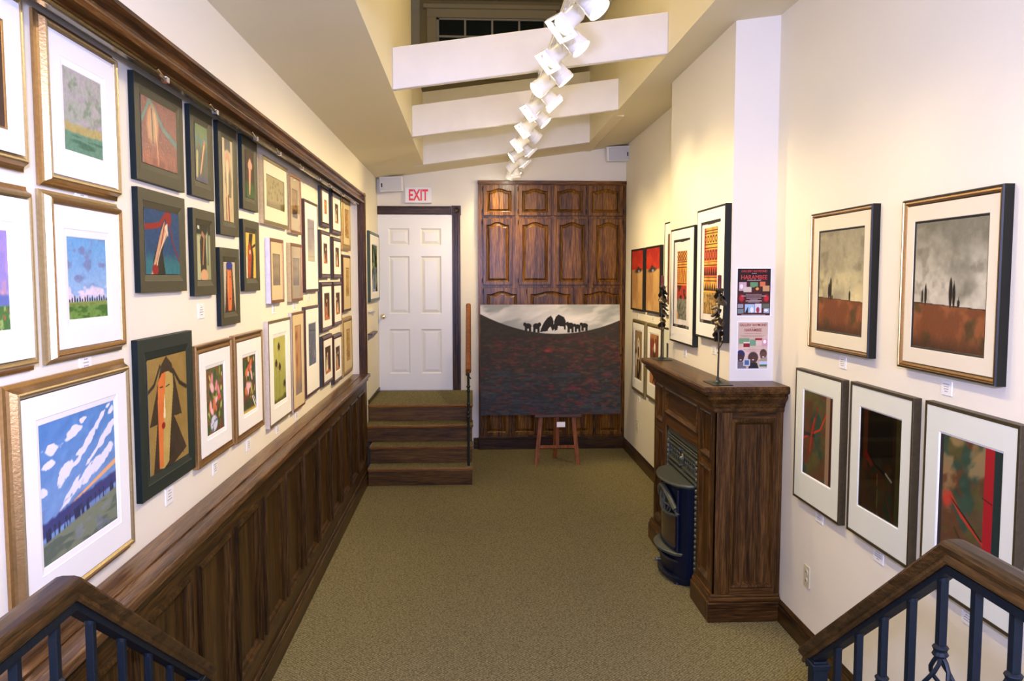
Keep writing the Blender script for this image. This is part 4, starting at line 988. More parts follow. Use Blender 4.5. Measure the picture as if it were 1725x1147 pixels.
bl('B9',A_hood,(150,120,52),'large black green framed portrait of a hooded long face, half orange half olive',('tealside','blackgreen','black'),n=(120,160),art='oil')
GG = 'gold framed flower pictures in the lower left row'
picture('G1','scoop',.036,['gold','gold'],'matwhite',('liner',.014),A_bouquet,(120,90,50),'gold framed pink bouquet in a white and blue vase',GG,'oil',n=(70,100),kw=dict(seed=1))
picture('G2','scoop',.036,['gold','gold'],'matwhite',('liner',.014),A_bouquet,(60,70,44),'gold framed orange and pink bouquet without a vase',GG,'oil',n=(64,96),kw=dict(seed=5,vase=False,pink=(230,150,150)))
picture('G3','flat',.016,['champside','olivegilt'],'matwhite',('liner',.02),A_coneflower,(186,184,90),'thin framed dark coneflowers on yellow green ground',GG,'oil',n=(70,100))
GM = 'mixed small frames in the middle of the left wall'
picture('G4','flat',.016,['champside','rust'],'mattan',None,A_tallsepia,(190,140,96),'tall narrow rust framed sepia flowers beside the coneflower picture',GM,n=(24,70))
picture('G5','flat',.02,['brown','mahog'],'matwhite',('liner',.006),A_wash,(106,112,126),'brown framed blue grey wash in the bottom row, wide pale mat',GM,n=(30,50),glass=True)
picture('F1','flat',.022,['champ','olivegilt'],'matcream',None,A_spots,(196,184,120),'pale gold framed olive drawing with scattered spots',GM,n=(60,44),glass=True)
picture('F2','flat',.018,['champ','rust'],'mattan',None,A_hills,(190,150,90),'rust gold framed brown hill sketch right of the spotted drawing',GM,n=(30,44),glass=True)
picture('F3','flat',.02,['mahog','brown'],'matwhite',('liner',.006),A_palewash,(190,178,176),'tall brown framed pale mauve wash above the blue grey one',GM,n=(30,60),glass=True)
picture('F4','flat',.018,['silver','rust'],'mattan',None,A_sepia,(170,142,98),'silver sided small sepia landscape below the spotted drawing',GM,n=(30,44),glass=True)
picture('F5','flat',.018,['champ','rust'],'mattan',None,A_sepia,(180,154,104),'gold sided small sepia landscape, right of the silver sided one',GM,n=(30,44),glass=True)
GD = 'small dark mahogany framed sketches in two columns'
rowt = ['top','second','third','bottom']
for i, key in enumerate(('D1','D2','D3','D4','D5','D6','D7','D8')):
    colr = 'left' if i % 2 == 0 else 'right'
    what = ['tiny orange sketch','dark brown figure','white bordered dark figure','brown and orange figure','two pale figures on brown','red and white figures on brown','orange and white lit figures','white and green figures'][i]
    picture(key,'cushion',.034,['blackgreen','mahog'],'matwhite',('liner',.006) if i in (2,7) else ('rust',.005),A_sketch,(70,46,30) if i else (196,120,60),
            'small mahogany frame, %s, %s of the %s column' % (what, rowt[i//2], colr), GD, n=(24,34), kw=dict(seed=i+2), glass=False)
GE = 'frames in the column beside the recess end'
picture('E1','cushion',.05,['gilt','gilt'],'mattan',('gilt',.02),A_gilt,(170,120,56),'ornate gilt frame at the top by the end of the recess',GE,n=(16,30))
picture('E2','cushion',.026,['mahog','mahog'],'mattan',('gilt',.006),A_gilt,(186,150,84),'dark thin frame with tan mat between the two gilt frames',GE,n=(16,30))
picture('E3','cushion',.04,['gilt','gilt'],'mattan',('gilt',.01),A_gilt,(176,140,80),'gilt frame at the bottom above the far end of the ledge',GE,n=(16,34))
picture('N1','cushion',.035,['greenframe','greenframe'],'matwhite',('liner',.006),A_green,(70,100,54),'green framed leafy landscape beside the white door',None,n=(40,60),glass=True)
GC = 'black framed textile prints on the chimney breast'
picture('C1','flat',.014,['black','black'],'matwhite',None,A_textile,(226,222,222),'black framed orange textile piece with a grey lower end, above the mantel',GC,n=(120,200),kw=dict(seed=1),dcap=.004)
picture('C2','flat',.014,['black','black'],'matwhite',None,A_textile,(226,222,222),'black framed orange patterned textile piece nearest the posters',GC,n=(130,200),kw=dict(seed=4,grey_bottom=False),dcap=.004)
GP = 'pictures on the far right wall'
picture('P1','flat',.016,['black','black'],None,None,A_redtan,(182,30,20),'red and tan painting nearest the oak cabinet, upper row',GP,'oil',n=(40,80),kw=dict(x=.6),dcap=.004)
picture('P2','flat',.016,['black','black'],None,None,A_redtan,(182,30,20),'red and tan painting behind the far candle holder, upper row',GP,'oil',n=(50,80),kw=dict(x=.45),dcap=.004)
picture('P3','flat',.014,['black','black'],'matwhite',None,A_creamstrip,(206,190,160),'thin black framed picture half hidden behind the chimney breast, upper row',GP,n=(30,30))
picture('P4','cushion',.035,['olivegilt','olivegilt'],'matwhite',('liner',.012),A_mask,(150,120,80),'olive gilt frame with a cream mask figure, nearest the cabinet',GP,n=(36,60))
picture('P5','cushion',.035,['olivegilt','olivegilt'],'matwhite',('liner',.012),A_mask2,(120,60,36),'olive gilt frame with crossing dark lines, behind the mantel',GP,n=(36,60))
picture('P6','flat',.014,['black','black'],'matgrey',None,A_dark,(66,64,62),'thin black framed dark grey print half hidden behind the mantel, lower row',GP,n=(20,20))
GR = 'two gold and black framed cypress landscapes on the right wall'
picture('R1','twotone',.024,['black','gold'],'matcream',('lineblack',.008),A_cypress,(150,142,112),'smaller cypress landscape with yellowish sky, gold and black frame',GR,'oil',n=(110,160),kw=dict(kind=0))
picture('R2','twotone',.028,['black','gold'],'matcream',('lineblack',.008),A_cypress,(118,116,96),'nearer larger looking cypress landscape with grey sky, gold and black frame',GR,'oil',n=(150,190),kw=dict(kind=1))
GQ = 'bronze framed abstracts with wide pale mats on the right wall'
picture('R3','flat',.013,['bronzeframe','bronzeframe'],'matgrey',('liner',.006),A_abs,(100,70,40),'bronze framed abstract with red crossing lines and a tan stripe, farthest of three',GQ,n=(80,130),kw=dict(kind=0),glass=True)
picture('R4','flat',.013,['bronzeframe','bronzeframe'],'matgrey',('liner',.006),A_abs,(88,60,40),'bronze framed dark abstract with orange left stripe, middle of three',GQ,n=(90,150),kw=dict(kind=1),glass=True)
picture('R5','flat',.013,['bronzeframe','bronzeframe'],'matgrey',('liner',.006),A_abs,(104,80,48),'bronze framed abstract with a bright red vertical band, nearest the railing',GQ,n=(110,160),kw=dict(kind=2),glass=True)

# title cards
def card(wall, y, z, w, h, label):
    s = 1 if wall in 'LF' else -1
    T = WALLM[wall](s*y, z)
    root = empty('title_card', (0,0,0), label, 'card', 'small white title cards on the walls', M=T)
    b = MB(); b.box((-w/2, 0, 0), (w/2, h, .004)); b.build('card', M['card'], root, local=True, bevel=.0008)
    b = MB(); rg = random.Random(int(y*100))
    for k in range(4):
        zz = h*(.78-.17*k); ww = w*rg.uniform(.12,.32)
        x = -ww
        while x < ww:
            q = rg.uniform(.003,.008); b.box((x, zz-.0016, .0038), (min(x+q, ww), zz+.0016, .0044)); x += q+.0025
    o = b.build('printed_lines', M['ink'], root, local=True); o['kind'] = 'stuff'
for a in [('L',2.39,2.093,.07,.055,'white title card under the misty green landscape'),
          ('L',2.375,1.638,.07,.055,'white title card under the blue sky and green field picture'),
          ('L',3.39,1.735,.075,.058,'white title card on bare wall below the narrow dark frames'),
          ('L',2.98,1.092,.075,.062,'white title card under the hooded portrait'),
          ('L',3.515,1.072,.07,.054,'white title card under the bouquet with vase'),
          ('L',4.046,1.062,.08,.055,'white title card under the orange bouquet'),
          ('L',4.654,1.03,.08,.05,'white title card under the coneflower picture'),
          ('L',4.628,1.70,.074,.05,'white title card under the silver sided sepia landscape'),
          ('L',5.165,1.695,.08,.05,'white title card under the gold sided sepia landscape'),
          ('L',5.631,1.742,.078,.05,'white title card under the tall mauve wash'),
          ('L',5.16,1.022,.08,.05,'white title card under the narrow rust frame'),
          ('C',5.573,1.36,.085,.05,'white title card under the farther textile print'),
          ('C',4.897,1.44,.08,.05,'white title card under the nearer textile print'),
          ('R',3.718,1.482,.07,.052,'white title card under the smaller cypress landscape'),
          ('R',2.881,1.477,.065,.052,'white title card under the nearer cypress landscape'),
          ('R',3.922,0.698,.085,.055,'white title card under the abstract with crossing red lines'),
          ('R',3.330,0.705,.085,.055,'white title card under the dark middle abstract'),
          ('R',2.70,0.705,.07,.055,'white title card under the red band abstract, behind the railing'),
          ('R',8.40,1.49,.09,.045,'white title card under the red painting nearest the cabinet'),
          ('R',7.70,1.49,.09,.045,'white title card under the second red painting'),
          ('R',8.30,0.64,.08,.05,'white title card under the mask figure picture')]:
    card(*a)

# ---------------------------------------------------------------- mantelpiece
mt = empty('mantelpiece', (1.52, 5.16, 0), 'dark oak fireplace mantelpiece with panelled side and moulded shelf', 'mantelpiece')
FX, MY0, MY1, MT = 1.33, 4.42, 5.90, 1.315
OY0, OY1, OZ = 4.76, 5.56, 0.90
b = MB()
b.box((FX+.012, MY0+.012, 0), (XR-.001, 4.60-.001, 1.19)); b.box((FX+.012, 4.59, 0), (XC-.001, OY0, 1.19)); b.box((FX+.012, OY1, 0), (XC-.001, MY1, 1.19)); b.box((FX+.012, OY0, OZ), (XC-.001, OY1, 1.19))
b.build('carcass', M['manZ'], mt)
Bf = basis((FX, 0, 0), (0,-1,0), (0,0,1))      # right = -Y, out = -X
def fbox(b, y0, y1, z0, z1, d0=-.012, d1=0): b.box((-y1, z0, d0), (-y0, z1, d1))
# face: stiles and rails, with panels
pil = [(MY0, OY0), (OY1, MY1)]
def fpart(name, m, *a):
    b = MB(Bf); fbox(b, *a); b.build(name, M[m], mt, bevel=.002)
for a, c in pil:
    fpart('stile', 'manZ', a, a+.055, .15, 1.19); fpart('stile', 'manZ', c-.075, c, .15, 1.19)
    for z0, z1 in ((.15,.20),(.835,.90),(1.15,1.19)): fpart('rail', 'manY', a+.055, c-.075, z0, z1)
fpart('rail', 'manY', OY0, OY1, OZ, .985); fpart('rail', 'manY', OY0, OY1, 1.15, 1.19)
pr_ = [(-.003,-.012),(-.003,.006),(.006,.010),(.014,.002),(.020,-.006),(.024,-.011)]
for a, c in pil:
    for z0, z1 in ((.20,.835),(.90,1.15)):
        b = MB(Bf); ring(b, (-(c-.075), z0, -(a+.055), z1), pr_, cap=True); b.build('panel', M['manZ'], mt)
b = MB(Bf); ring(b, (-OY1+.0, .985, -OY0-.0, 1.15), pr_, cap=True); b.build('frieze_panel', M['manY'], mt)
# side facing the camera
Bs = basis((0, MY0, 0), (1,0,0), (0,0,1))
for x0, x1 in ((FX, 1.425), (1.668, XR-.001)):
    b = MB(Bs); b.box((x0, .13, -.012), (x1, 1.19, 0)); b.build('side_stile', M['manZ'], mt, bevel=.002)
for z0, z1 in ((.13, .185), (1.125, 1.19)):
    b = MB(Bs); b.box((1.425, z0, -.012), (1.668, z1, 0)); b.build('side_rail', M['manX'], mt, bevel=.002)
b = MB(Bs); ring(b, (1.425, .185, 1.668, 1.125), [(-.003,-.012),(-.003,.004),(.006,.010),(.016,.004),(.024,-.006),(.030,-.011)], cap=True); b.build('side_panel', M['manZ'], mt)
# base plinths
for a, c in ((MY0+.021, OY0+.005), (OY1-.005, MY1+.03)):
    b = MB(); b.loops([[(FX+.02,a,z),(FX-.03+o,a,z),(FX-.03+o,c-o*.3,z),(FX+.02,c-o*.3,z)] for z,o in ((0,0),(.11,0),(.112,.009),(.135,.01),(.137,.019),(.15,.02))], True, True); b.build('plinth', M['manY'], mt, bevel=.002)
b = MB()
b.box((FX-.03, MY0-.03, 0), (XR-.001, MY0+.02, .11)); b.box((FX-.02, MY0-.02, .11), (XR-.001, MY0+.02, .135)); b.box((FX-.01, MY0-.01, .135), (XR-.001, MY0+.02, .15))
b.build('side_plinth', M['manX'], mt, bevel=.004)
# shelf with stepped crown moulding, mitred round the front corner
b = MB()
steps = [(1.165,.004),(1.175,.012),(1.19,.012),(1.20,.020),(1.215,.026),(1.232,.044),(1.245,.058),(1.258,.062),(1.262,.056),(1.270,.060),(1.276,.078),(1.290,.086),(1.306,.086),(MT,.080)]
L_ = []
for z, o_ in steps: L_.append([(XR-.001, MY0-o_, z), (FX-o_, MY0-o_, z), (FX-o_, MY1+o_, z), (XR-.25-.001, MY1+o_, z)])
b.loops(L_, closed=False)
ztop = MT
b.add([(XR-.001, MY0-.08, MT), (FX-.08, MY0-.08, MT), (FX-.08, MY1+.08, MT), (XC-.001, MY1+.08, MT), (XC-.001, 4.599, MT), (XR-.001, 4.599, MT)], [(0,5,4,3,2,1)])
b.add([(XC-.001, MY1+.08, MT), (XC-.001, MY1+.08, 1.17), (FX, MY1+.002, 1.17)], [(0,1,2)])
b.build('mantel_shelf', M['manY'], mt)

# cast-iron surround and stove in the opening
sv = empty('gas_stove', (1.30, 5.16, 0), 'navy enamel gas stove with bowed front in an ornate iron surround', 'stove')
b = MB(); b.box((FX+.03, OY0+.001, 0), (FX+.05, OY1-.001, OZ-.001)); b.box((FX+.012, OY0+.001, .0), (FX+.03, OY0+.03, OZ-.001)); b.box((FX+.012, OY1-.03, 0), (FX+.03, OY1-.001, OZ-.001)); b.box((FX+.012, OY0, OZ-.04), (FX+.03, OY1, OZ-.001))
b.build('surround_plate', M['castiron'], sv, bevel=.003)
b = MB()
for z in (.845,.828): b.tube([(FX+.012, OY0+.03, z), (FX+.012, OY1-.03, z)], .005, 6)
for ys in ((OY0+.06, 5.13),(5.19, OY1-.06)):
    for z in (.80,.70): b.box((FX+.004, ys[0], z-.006), (FX+.03, ys[1], z+.006))
b.box((FX+.004, OY0+.03, .66), (FX+.03, OY1-.03, .675))
b.build('moulding', M['castiron'], sv, bevel=.002)
rg = random.Random(4)
b = MB()
for ys in ((OY0+.07, 5.12),(5.20, OY1-.07)):
    y = ys[0]+.03
    while y < ys[1]-.01:
        for z, dz in ((.765,.016),(.735,-.016)):
            b.tube([(FX+.012, y+.017*math.cos(a), z+.015*math.sin(a)) for a in np.linspace(0, 5, 8)], .0035, 5)
        y += .042
b.lathe((FX+.016, 5.16, .75), [(.035,0),(.03,.008),(.018,.004),(.012,.016),(.002,.02)], 12, axis=(-1,0,0))
for yy in (OY0+.045, OY1-.045):
    z = .05
    while z < .82:
        b.lathe((FX+.012, yy, z), [(.013,0),(.010,.010),(.002,.013)], 6, axis=(-1,0,0)); z += .034
o = b.build('scroll_ornament', M['castiron'], sv, smooth=True); o['kind'] = 'stuff'
# stove body, bowed in plan
def bow(z, w, dep, x0=FX+.03, n=14, k=1.0):
    """half-bowed outline: centre y 5.16"""
    pts = []
    for i in range(n+1):
        t = -1+2*i/n; pts.append((x0-.045-(dep-.08)*(1-t*t)**.6, 5.16-w*t, z))
    return [(x0, 5.16+w, z)]+pts+[(x0, 5.16-w, z)]
b = MB(); b.loops([bow(.05,.25,.15), bow(.62,.25,.15)], True, True); b.build('stove_body', M['stove'], sv, smooth=True)
b = MB(); b.loops([bow(.615,.265,.16), bow(.625,.285,.20), bow(.635,.29,.205), bow(.645,.285,.20)], True, True); b.build('top_shelf', M['castiron'], sv, smooth=True)
b = MB(); b.loops([bow(.0,.22,.16), bow(.03,.24,.19), bow(.045,.24,.19), bow(.055,.22,.17)], True, True); b.loops([bow(.055,.20,.165), bow(.13,.215,.18), bow(.14,.225,.19), bow(.15,.22,.18)], True, True); b.build('base_tray', M['stove'], sv, smooth=True)
b = MB(); b.loops([bow(.175,.20,.17), bow(.185,.235,.215), bow(.20,.24,.22), bow(.205,.235,.21)], True, True); b.build('ash_shelf', M['castiron'], sv, smooth=True)
def onbow(t, z, off=0, w=.25, dep=.15): return (FX+.03-.045-(dep-.08)*(1-t*t)**.6-off, 5.16-w*t, z)
b = MB()
ts = np.linspace(-.75,.75,13)
b.loops([[onbow(t,.235,.004) for t in ts], [onbow(t,.235,.012) for t in ts], [onbow(t,.44,.012) for t in ts], [onbow(t,.44,.004) for t in ts]], closed=False)
b.build('door_glass', M['ember'], sv, smooth=True)
b = MB()
for s_ in (-.82,.82): b.tube([onbow(s_, .21, .008), onbow(s_, .60, .008)], .012, 8)
b.tube([onbow(t, .225, .01) for t in ts], .010, 8); b.build('door_frame', M['stove'], sv, smooth=True)
b = MB()
arch = [onbow(t, .44+.115*(1-(t/.85)**2), .012) for t in np.linspace(-.85,.85,15)]
b.tube(arch, .014, 8); b.tube([onbow(t, .44-.02*(1-(t/.85)**2), .014) for t in np.linspace(-.85,.85,15)], .010, 8)
b.tube([onbow(t, .475+.10*(1-(t/.8)**2), .022) for t in np.linspace(-.8,.8,15)], .018, 8)
b.build('arched_hood', M['castiron'], sv, smooth=True)
b = MB()
for k in range(-3, 4):
    t = k*.2; z1 = .44+.11*(1-(t/.85)**2)
    b.tube([onbow(t*.7, .43, .016), onbow(t+.05*(-1)**k, (z1+.43)/2, .02), onbow(t, z1, .016)], .006, 6)
b.tube([onbow(t, .48, .02) for t in np.linspace(-.6,.6,9)], .005, 6)
b.build('grille', M['castiron'], sv, smooth=True)
b = MB(); b.lathe(onbow(.0,.10,.0,.22,.18), [(.008,0),(.008,.02),(.014,.024),(.012,.034),(.002,.038)], 10, axis=(-1,0,0)); b.build('knob', M['castiron'], sv, smooth=True)
b = MB()
for y in (4.98, 5.34): b.lathe((FX-.05, y, 0), [(.02,0),(.014,.02),(.018,.04)], 8)
b.build('foot', M['stove'], sv)

# ---------------------------------------------------------------- rose-stem candle holders
def candle_holder(x, y, label, seed, mirror=1):
    z0 = MT; H = .59
    t = empty('candle_holder', (x, y, z0), label, 'candle holder', 'leafy iron candle holders on the mantel')
    rg = random.Random(seed)
    b = MB(); b.box((x-.055, y-.10, z0), (x+.055, y+.10, z0+.004)); b.lathe((x, y, z0+.004), [(.035,0),(.02,.006),(.009,.016),(.006,.035)], 12); b.build('base', M['iron2'], t, bevel=.001)
    b = MB(); b.tube([(x, y, z0+.02), (x+.002, y+.002, z0+.18), (x-.003, y, z0+.32), (x, y+.003, z0+.50)], [.006,.005,.006,.005], 8); b.lathe((x, y, z0+.17), [(.005,-.004),(.008,0),(.005,.004)], 8); b.build('stem', M['bronze'], t, smooth=True)
    b = MB(); b.lathe((x, y+.003, z0+.495), [(.006,0),(.018,.006),(.024,.02),(.020,.03),(.016,.022),(.014,.010)], 12); b.build('candle_cup', M['bronze'], t, smooth=True)
    for k in range(5):
        zz = z0 + (.23+.062*k); a = rg.uniform(-.5,.5) + (0 if k % 2 else PI)
        dy, dx = math.cos(a), math.sin(a)*.6
        b = MB()
        pts = [(x, y, zz-.04), (x+dx*.02, y+dy*.022, zz-.025), (x+dx*.045, y+dy*.062, zz+.01), (x+dx*.04, y+dy*.07, zz+.035), (x+dx*.045, y+dy*.09, zz+.045)]
        b.tube(pts, [.0035,.003,.003,.0025,.0015], 6); b.build('branch', M['bronze'], t, smooth=True)
    for k in range(9):
        zz = z0 + .26+.029*k+rg.uniform(-.005,.005); a = rg.uniform(0, 2*PI); d = rg.uniform(.008,.03)
        c = Vector((x+math.sin(a)*d*.7, y+math.cos(a)*d, zz)); s_ = rg.uniform(.022,.034)
        nrm = Vector((math.sin(a), math.cos(a), .5)).normalized(); tv = nrm.cross(Vector((0,0,1))).normalized(); uv = tv.cross(nrm)
        b = MB(); G = []
        for i in range(5):
            v_ = i/4; wd_ = math.sin(PI*min(1, v_*.9+.08))**.7
            G.append([c + tv*(u_*s_*wd_) + uv*((v_-.3)*s_*2.0)*(-1) + nrm*(-.5*s_*u_*u_ + s_*.7*v_*v_) for u_ in (-1,-.5,0,.5,1)])
        G2 = [[q - nrm*.0015 for q in row] for row in G]
        b.loops(G, closed=False); b.loops(G2[::-1], closed=False); b.build('leaf', M['bronze'], t, smooth=True)
    tp = z0+.505
    b = MB(); b.lathe((x, y+.003, tp), [(.0105,0),(.0105,.088),(.008,.092),(.002,.092)], 14); b.tube([(x, y+.003, tp+.09), (x, y+.005, tp+.10)], .001, 5)
    o = b.build('candle', M['candle'], smooth=True); tag(o, label.replace('iron candle holder', 'dark red candle').replace('holder with leaves', 'candle'), 'candle', 'dark red candles in the holders')
candle_holder(1.365, 4.50, 'iron candle holder with leaves on the near end of the mantel', 3)
candle_holder(1.365, 5.86, 'iron candle holder with leaves on the far end of the mantel', 8)
for o in list(COL.objects):
    if o.name.startswith('candle') and o.get('category') == 'candle':
        o['label'] = 'dark red candle on the %s end of the mantel' % ('near' if 'near' in o['label'] else 'far')

# ---------------------------------------------------------------- easel and the big canvas
ez = empty('easel', (0.875, 8.33, 0), 'small wooden display easel under the big dark canvas', 'easel')
def leg(b, p0, p1, w=.042, t=.022):
    p0 = Vector(p0); p1 = Vector(p1); h = Vector((w/2,0,0)); k = Vector((0,t/2,0))
    b.hexa([p0-h-k, p0+h-k, p0+h+k, p0-h+k, p1-h-k, p1+h-k, p1+h+k, p1-h+k])
for a, c in (((0.665,8.31,0),(0.755,8.37,.95)), ((1.09,8.31,0),(1.00,8.37,.95)), ((0.885,8.62,0),(0.88,8.42,.95))):
    b = MB(); leg(b, a, c); b.build('leg', M['easel'], ez, bevel=.002)
b = MB(); b.box((0.862, 8.325, .185), (0.90, 8.345, .95)); b.build('centre_post', M['easel'], ez, bevel=.002)
b = MB(); b.box((0.69, 8.315, .165), (1.07, 8.335, .195)); b.build('crossbar', M['easel'], ez, bevel=.002)
b = MB(); b.box((0.64, 8.225, .500), (1.11, 8.34, .518)); b.box((0.64, 8.220, .500), (1.11, 8.232, .526)); b.build('ledge', M['brown'], ez, bevel=.002)
Tc = basis((0.808, 8.262, 0.519), (1, 0, 0), (0, .11, 1))
cv = empty('canvas_painting', (0,0,0), 'large dark red and black hill painting with pale sky, standing on the easel', 'painting', M=Tc)
b = MB(); b.box((-.708, 0, -.035), (.708, 1.112, -.001)); b.build('stretcher', M['black'], cv, local=True)
art_mesh('artwork', A_bighill, (196,196,180), (-.708, 0, .708, 1.112), 0, None, cv, M['oil'], 300, 240)
b = MB(); Tk = basis((0.905, 8.222, 0.40), (1,0,0), (0,.05,1)); b.M = Tk; b.box((-.042, 0, 0), (.042, .052, .004)); o = b.build('title_card', M['card'])
tag(o, 'white title card hanging on the easel post under the canvas', 'card')

# ---------------------------------------------------------------- writing helper
def text_mesh(txt, size, Mx, mat, name, parent=None, ext=.0005, sx=1.0, align='CENTER', bold=0.0):
    cu = bpy.data.curves.new(name, 'FONT'); cu.body = txt; cu.size = size; cu.extrude = ext; cu.align_x = align; cu.offset = bold; cu.resolution_u = 3
    o = bpy.data.objects.new(name+'_curve', cu); COL.objects.link(o)
    dg = bpy.context.evaluated_depsgraph_get(); me = bpy.data.meshes.new_from_object(o.evaluated_get(dg))
    bpy.data.objects.remove(o); bpy.data.curves.remove(cu)
    me.transform(Mx @ Matrix.Diagonal((sx, 1, 1, 1))); me.materials.clear(); me.materials.append(mat)
    r = bpy.data.objects.new(name, me); COL.objects.link(r)
    if parent: r.parent = parent
    return r
def tr(x, y, z): return Matrix.Translation((x, y, z))

# exit sign
ex = empty('exit_sign', (0,0,0), 'white sign with red EXIT lettering above the white door', 'sign', M=basis((-0.555, YB, 2.70), (1,0,0), (0,0,1)))
b = MB(); b.box((-.145, 0, 0), (.145, .172, .045)); b.build('housing', M['plastic'], ex, local=True, bevel=.004)
b = MB(); b.box((-.135, .01, .045), (.135, .162, .048)); b.build('face_plate', M['card'], ex, local=True, bevel=.001)
text_mesh('EXIT', .165, tr(0, .028, .050), M['red'], 'lettering', ex, sx=.62, bold=.004)

# posters on the chimney breast
def poster(x, z, w, h, label, fn, base):
    r = empty('poster', (0,0,0), label, 'poster', 'gallery posters on the chimney breast', M=basis((x, 4.60, z), (1,0,0), (0,0,1)))
    b = MB(); b.box((-w/2-.006, -.006, 0), (w/2+.006, h+.006, .003)); b.build('paper', M['card'], r, local=True)
    art_mesh('artwork', fn, base, (-w/2, 0, w/2, h), .0035, None, r, M['print'], 80, 110)
    return r
def quad(p, x0, y0, x1, y1, c): p.poly([(x0,y0),(x1,y0),(x1,y1),(x0,y1)], c)
def A_post1(p):
    p.mix((60,20,18), 1-ss(.3,.9,p.v)); p.mix((90,24,20), .6*ss(.3,.6,p.noise(2,3,3))*(p.v<.75))
    for x0,y0,x1,y1,c in ((.05,.53,.27,.71,(200,160,170)),(.18,.50,.42,.61,(206,190,170)),(.38,.60,.62,.71,(90,150,100)),(.52,.52,.72,.62,(60,30,20)),(.68,.62,.84,.72,(220,110,60)),(.76,.52,.97,.64,(206,150,90)),(.02,.16,.18,.24,(150,150,160)),(.02,.04,.20,.14,(110,130,130)),(.24,.06,.52,.24,(150,190,220)),(.54,.06,.74,.25,(210,214,220)),(.76,.16,.98,.25,(90,100,80)),(.80,.05,.98,.15,(150,160,180))): quad(p,x0,y0,x1,y1,c)
    p.ell(.12,.62,.05,.05,(240,230,230)); p.ell(.60,.57,.05,.03,(240,150,60)); p.ell(.63,.12,.05,.06,(170,40,70)); p.ell(.45,.12,.05,.06,(230,230,240)); p.poly([(.24,.06),(.34,.2),(.34,.06)],(30,30,34)); p.ell(.88,.11,.06,.03,(230,236,240))
    for cx in (.13,.88):
        for k in range(6): p.ell(cx,.37,.09,.02,(186,24,34),.2,k*PI/6*1.0)
        p.ell(cx,.37,.06,.045,(196,26,36))
def A_post2(p):
    p.mix((226,196,172), ss(.3,.8,p.noise(2,3,5)))
    for x0,y0,x1,y1,c in ((.03,.54,.38,.66,(120,160,110)),(.18,.46,.40,.55,(150,20,24)),(.40,.49,.60,.63,(110,160,120)),(.58,.61,.82,.66,(160,30,24)),(.62,.50,.80,.61,(222,190,170)),(.80,.48,.99,.64,(210,150,160))): quad(p,x0,y0,x1,y1,c)
    quad(p,.18,.55,.40,.57,(230,220,210)); p.ell(.9,.58,.05,.04,(250,244,244))
    p.ell(.10,.30,.14,.10,(40,40,96),.1); p.ell(.10,.23,.11,.09,(74,44,36),.1); p.poly([(0,0),(.3,0),(.24,.14),(0,.16)],(120,110,110)); p.ell(.52,.24,.17,.12,(70,52,44),.15); p.ell(.52,.20,.12,.11,(86,50,38),.1); p.poly([(.36,0),(.72,0),(.66,.12),(.42,.12)],(30,34,34)); p.ell(.86,.32,.12,.10,(84,52,42),.1); p.ell(.86,.27,.10,.09,(104,66,52),.1); p.poly([(.68,.16),(1,.16),(1,.25),(.8,.22)],(170,150,120))
    for x in (.10,.52,.86): p.ell(x,.19 if x<.8 else .25,.035,.012,(230,224,220))
    quad(p,.20,.06,.42,.20,(200,206,214)); quad(p,.23,.08,.39,.18,(70,100,150)); quad(p,.74,.04,.99,.15,(190,206,226)); quad(p,.74,.04,.99,.09,(60,120,70))
def small_lines(parent, rows, mat, w):
    b = MB(); rg = random.Random(9)
    for z, ww, hh in rows:
        x = -ww*w/2
        while x < ww*w/2:
            q = rg.uniform(.002,.006); b.box((x, z, .0036), (min(x+q, ww*w/2), z+hh, .004)); x += q+.0012
    o = b.build('small_print', mat, parent, local=True); o['kind'] = 'stuff'
w_, h_ = .188, .262
po = poster(1.590, 1.686, w_, h_, 'dark gallery poster with red HARAMBEE lettering, the upper one', A_post1, (26,14,14))
text_mesh('GALLERY RAYMOND', .0185, tr(0, h_-.020, .004), M['posterred'], 'lettering', po, sx=.85)
text_mesh('HARAMBEE', .036, tr(0, h_-.060, .004), M['posterred'], 'lettering', po, sx=.84)
small_lines(po, [(h_-.027,.14,.0018),(h_-.066,.42,.002),(.118,.48,.0018),(.108,.74,.003),(.096,.44,.003),(.088,.24,.0018),(.080,.48,.003),(.074,.36,.0018),(.003,.72,.0018)], M['posterwhite'], w_)
po = poster(1.590, 1.386, .170, .262, 'pale gallery poster with maroon lettering and children, the lower one', A_post2, (206,176,150))
text_mesh('GALLERY RAYMOND', .0205, tr(0, h_-.022, .004), M['postermar'], 'lettering', po, sx=.80, bold=.0003)
text_mesh('HARAMBEE', .023, tr(0, h_-.052, .004), M['postermar'], 'lettering', po, sx=.86, bold=.0003)
small_lines(po, [(h_-.032,.16,.0018),(h_-.064,.56,.0016),(h_-.076,.84,.0018),(h_-.082,.70,.0018),(.108,.62,.0016),(.100,.50,.0016),(.094,.42,.0012)], M['postermar'], .170)

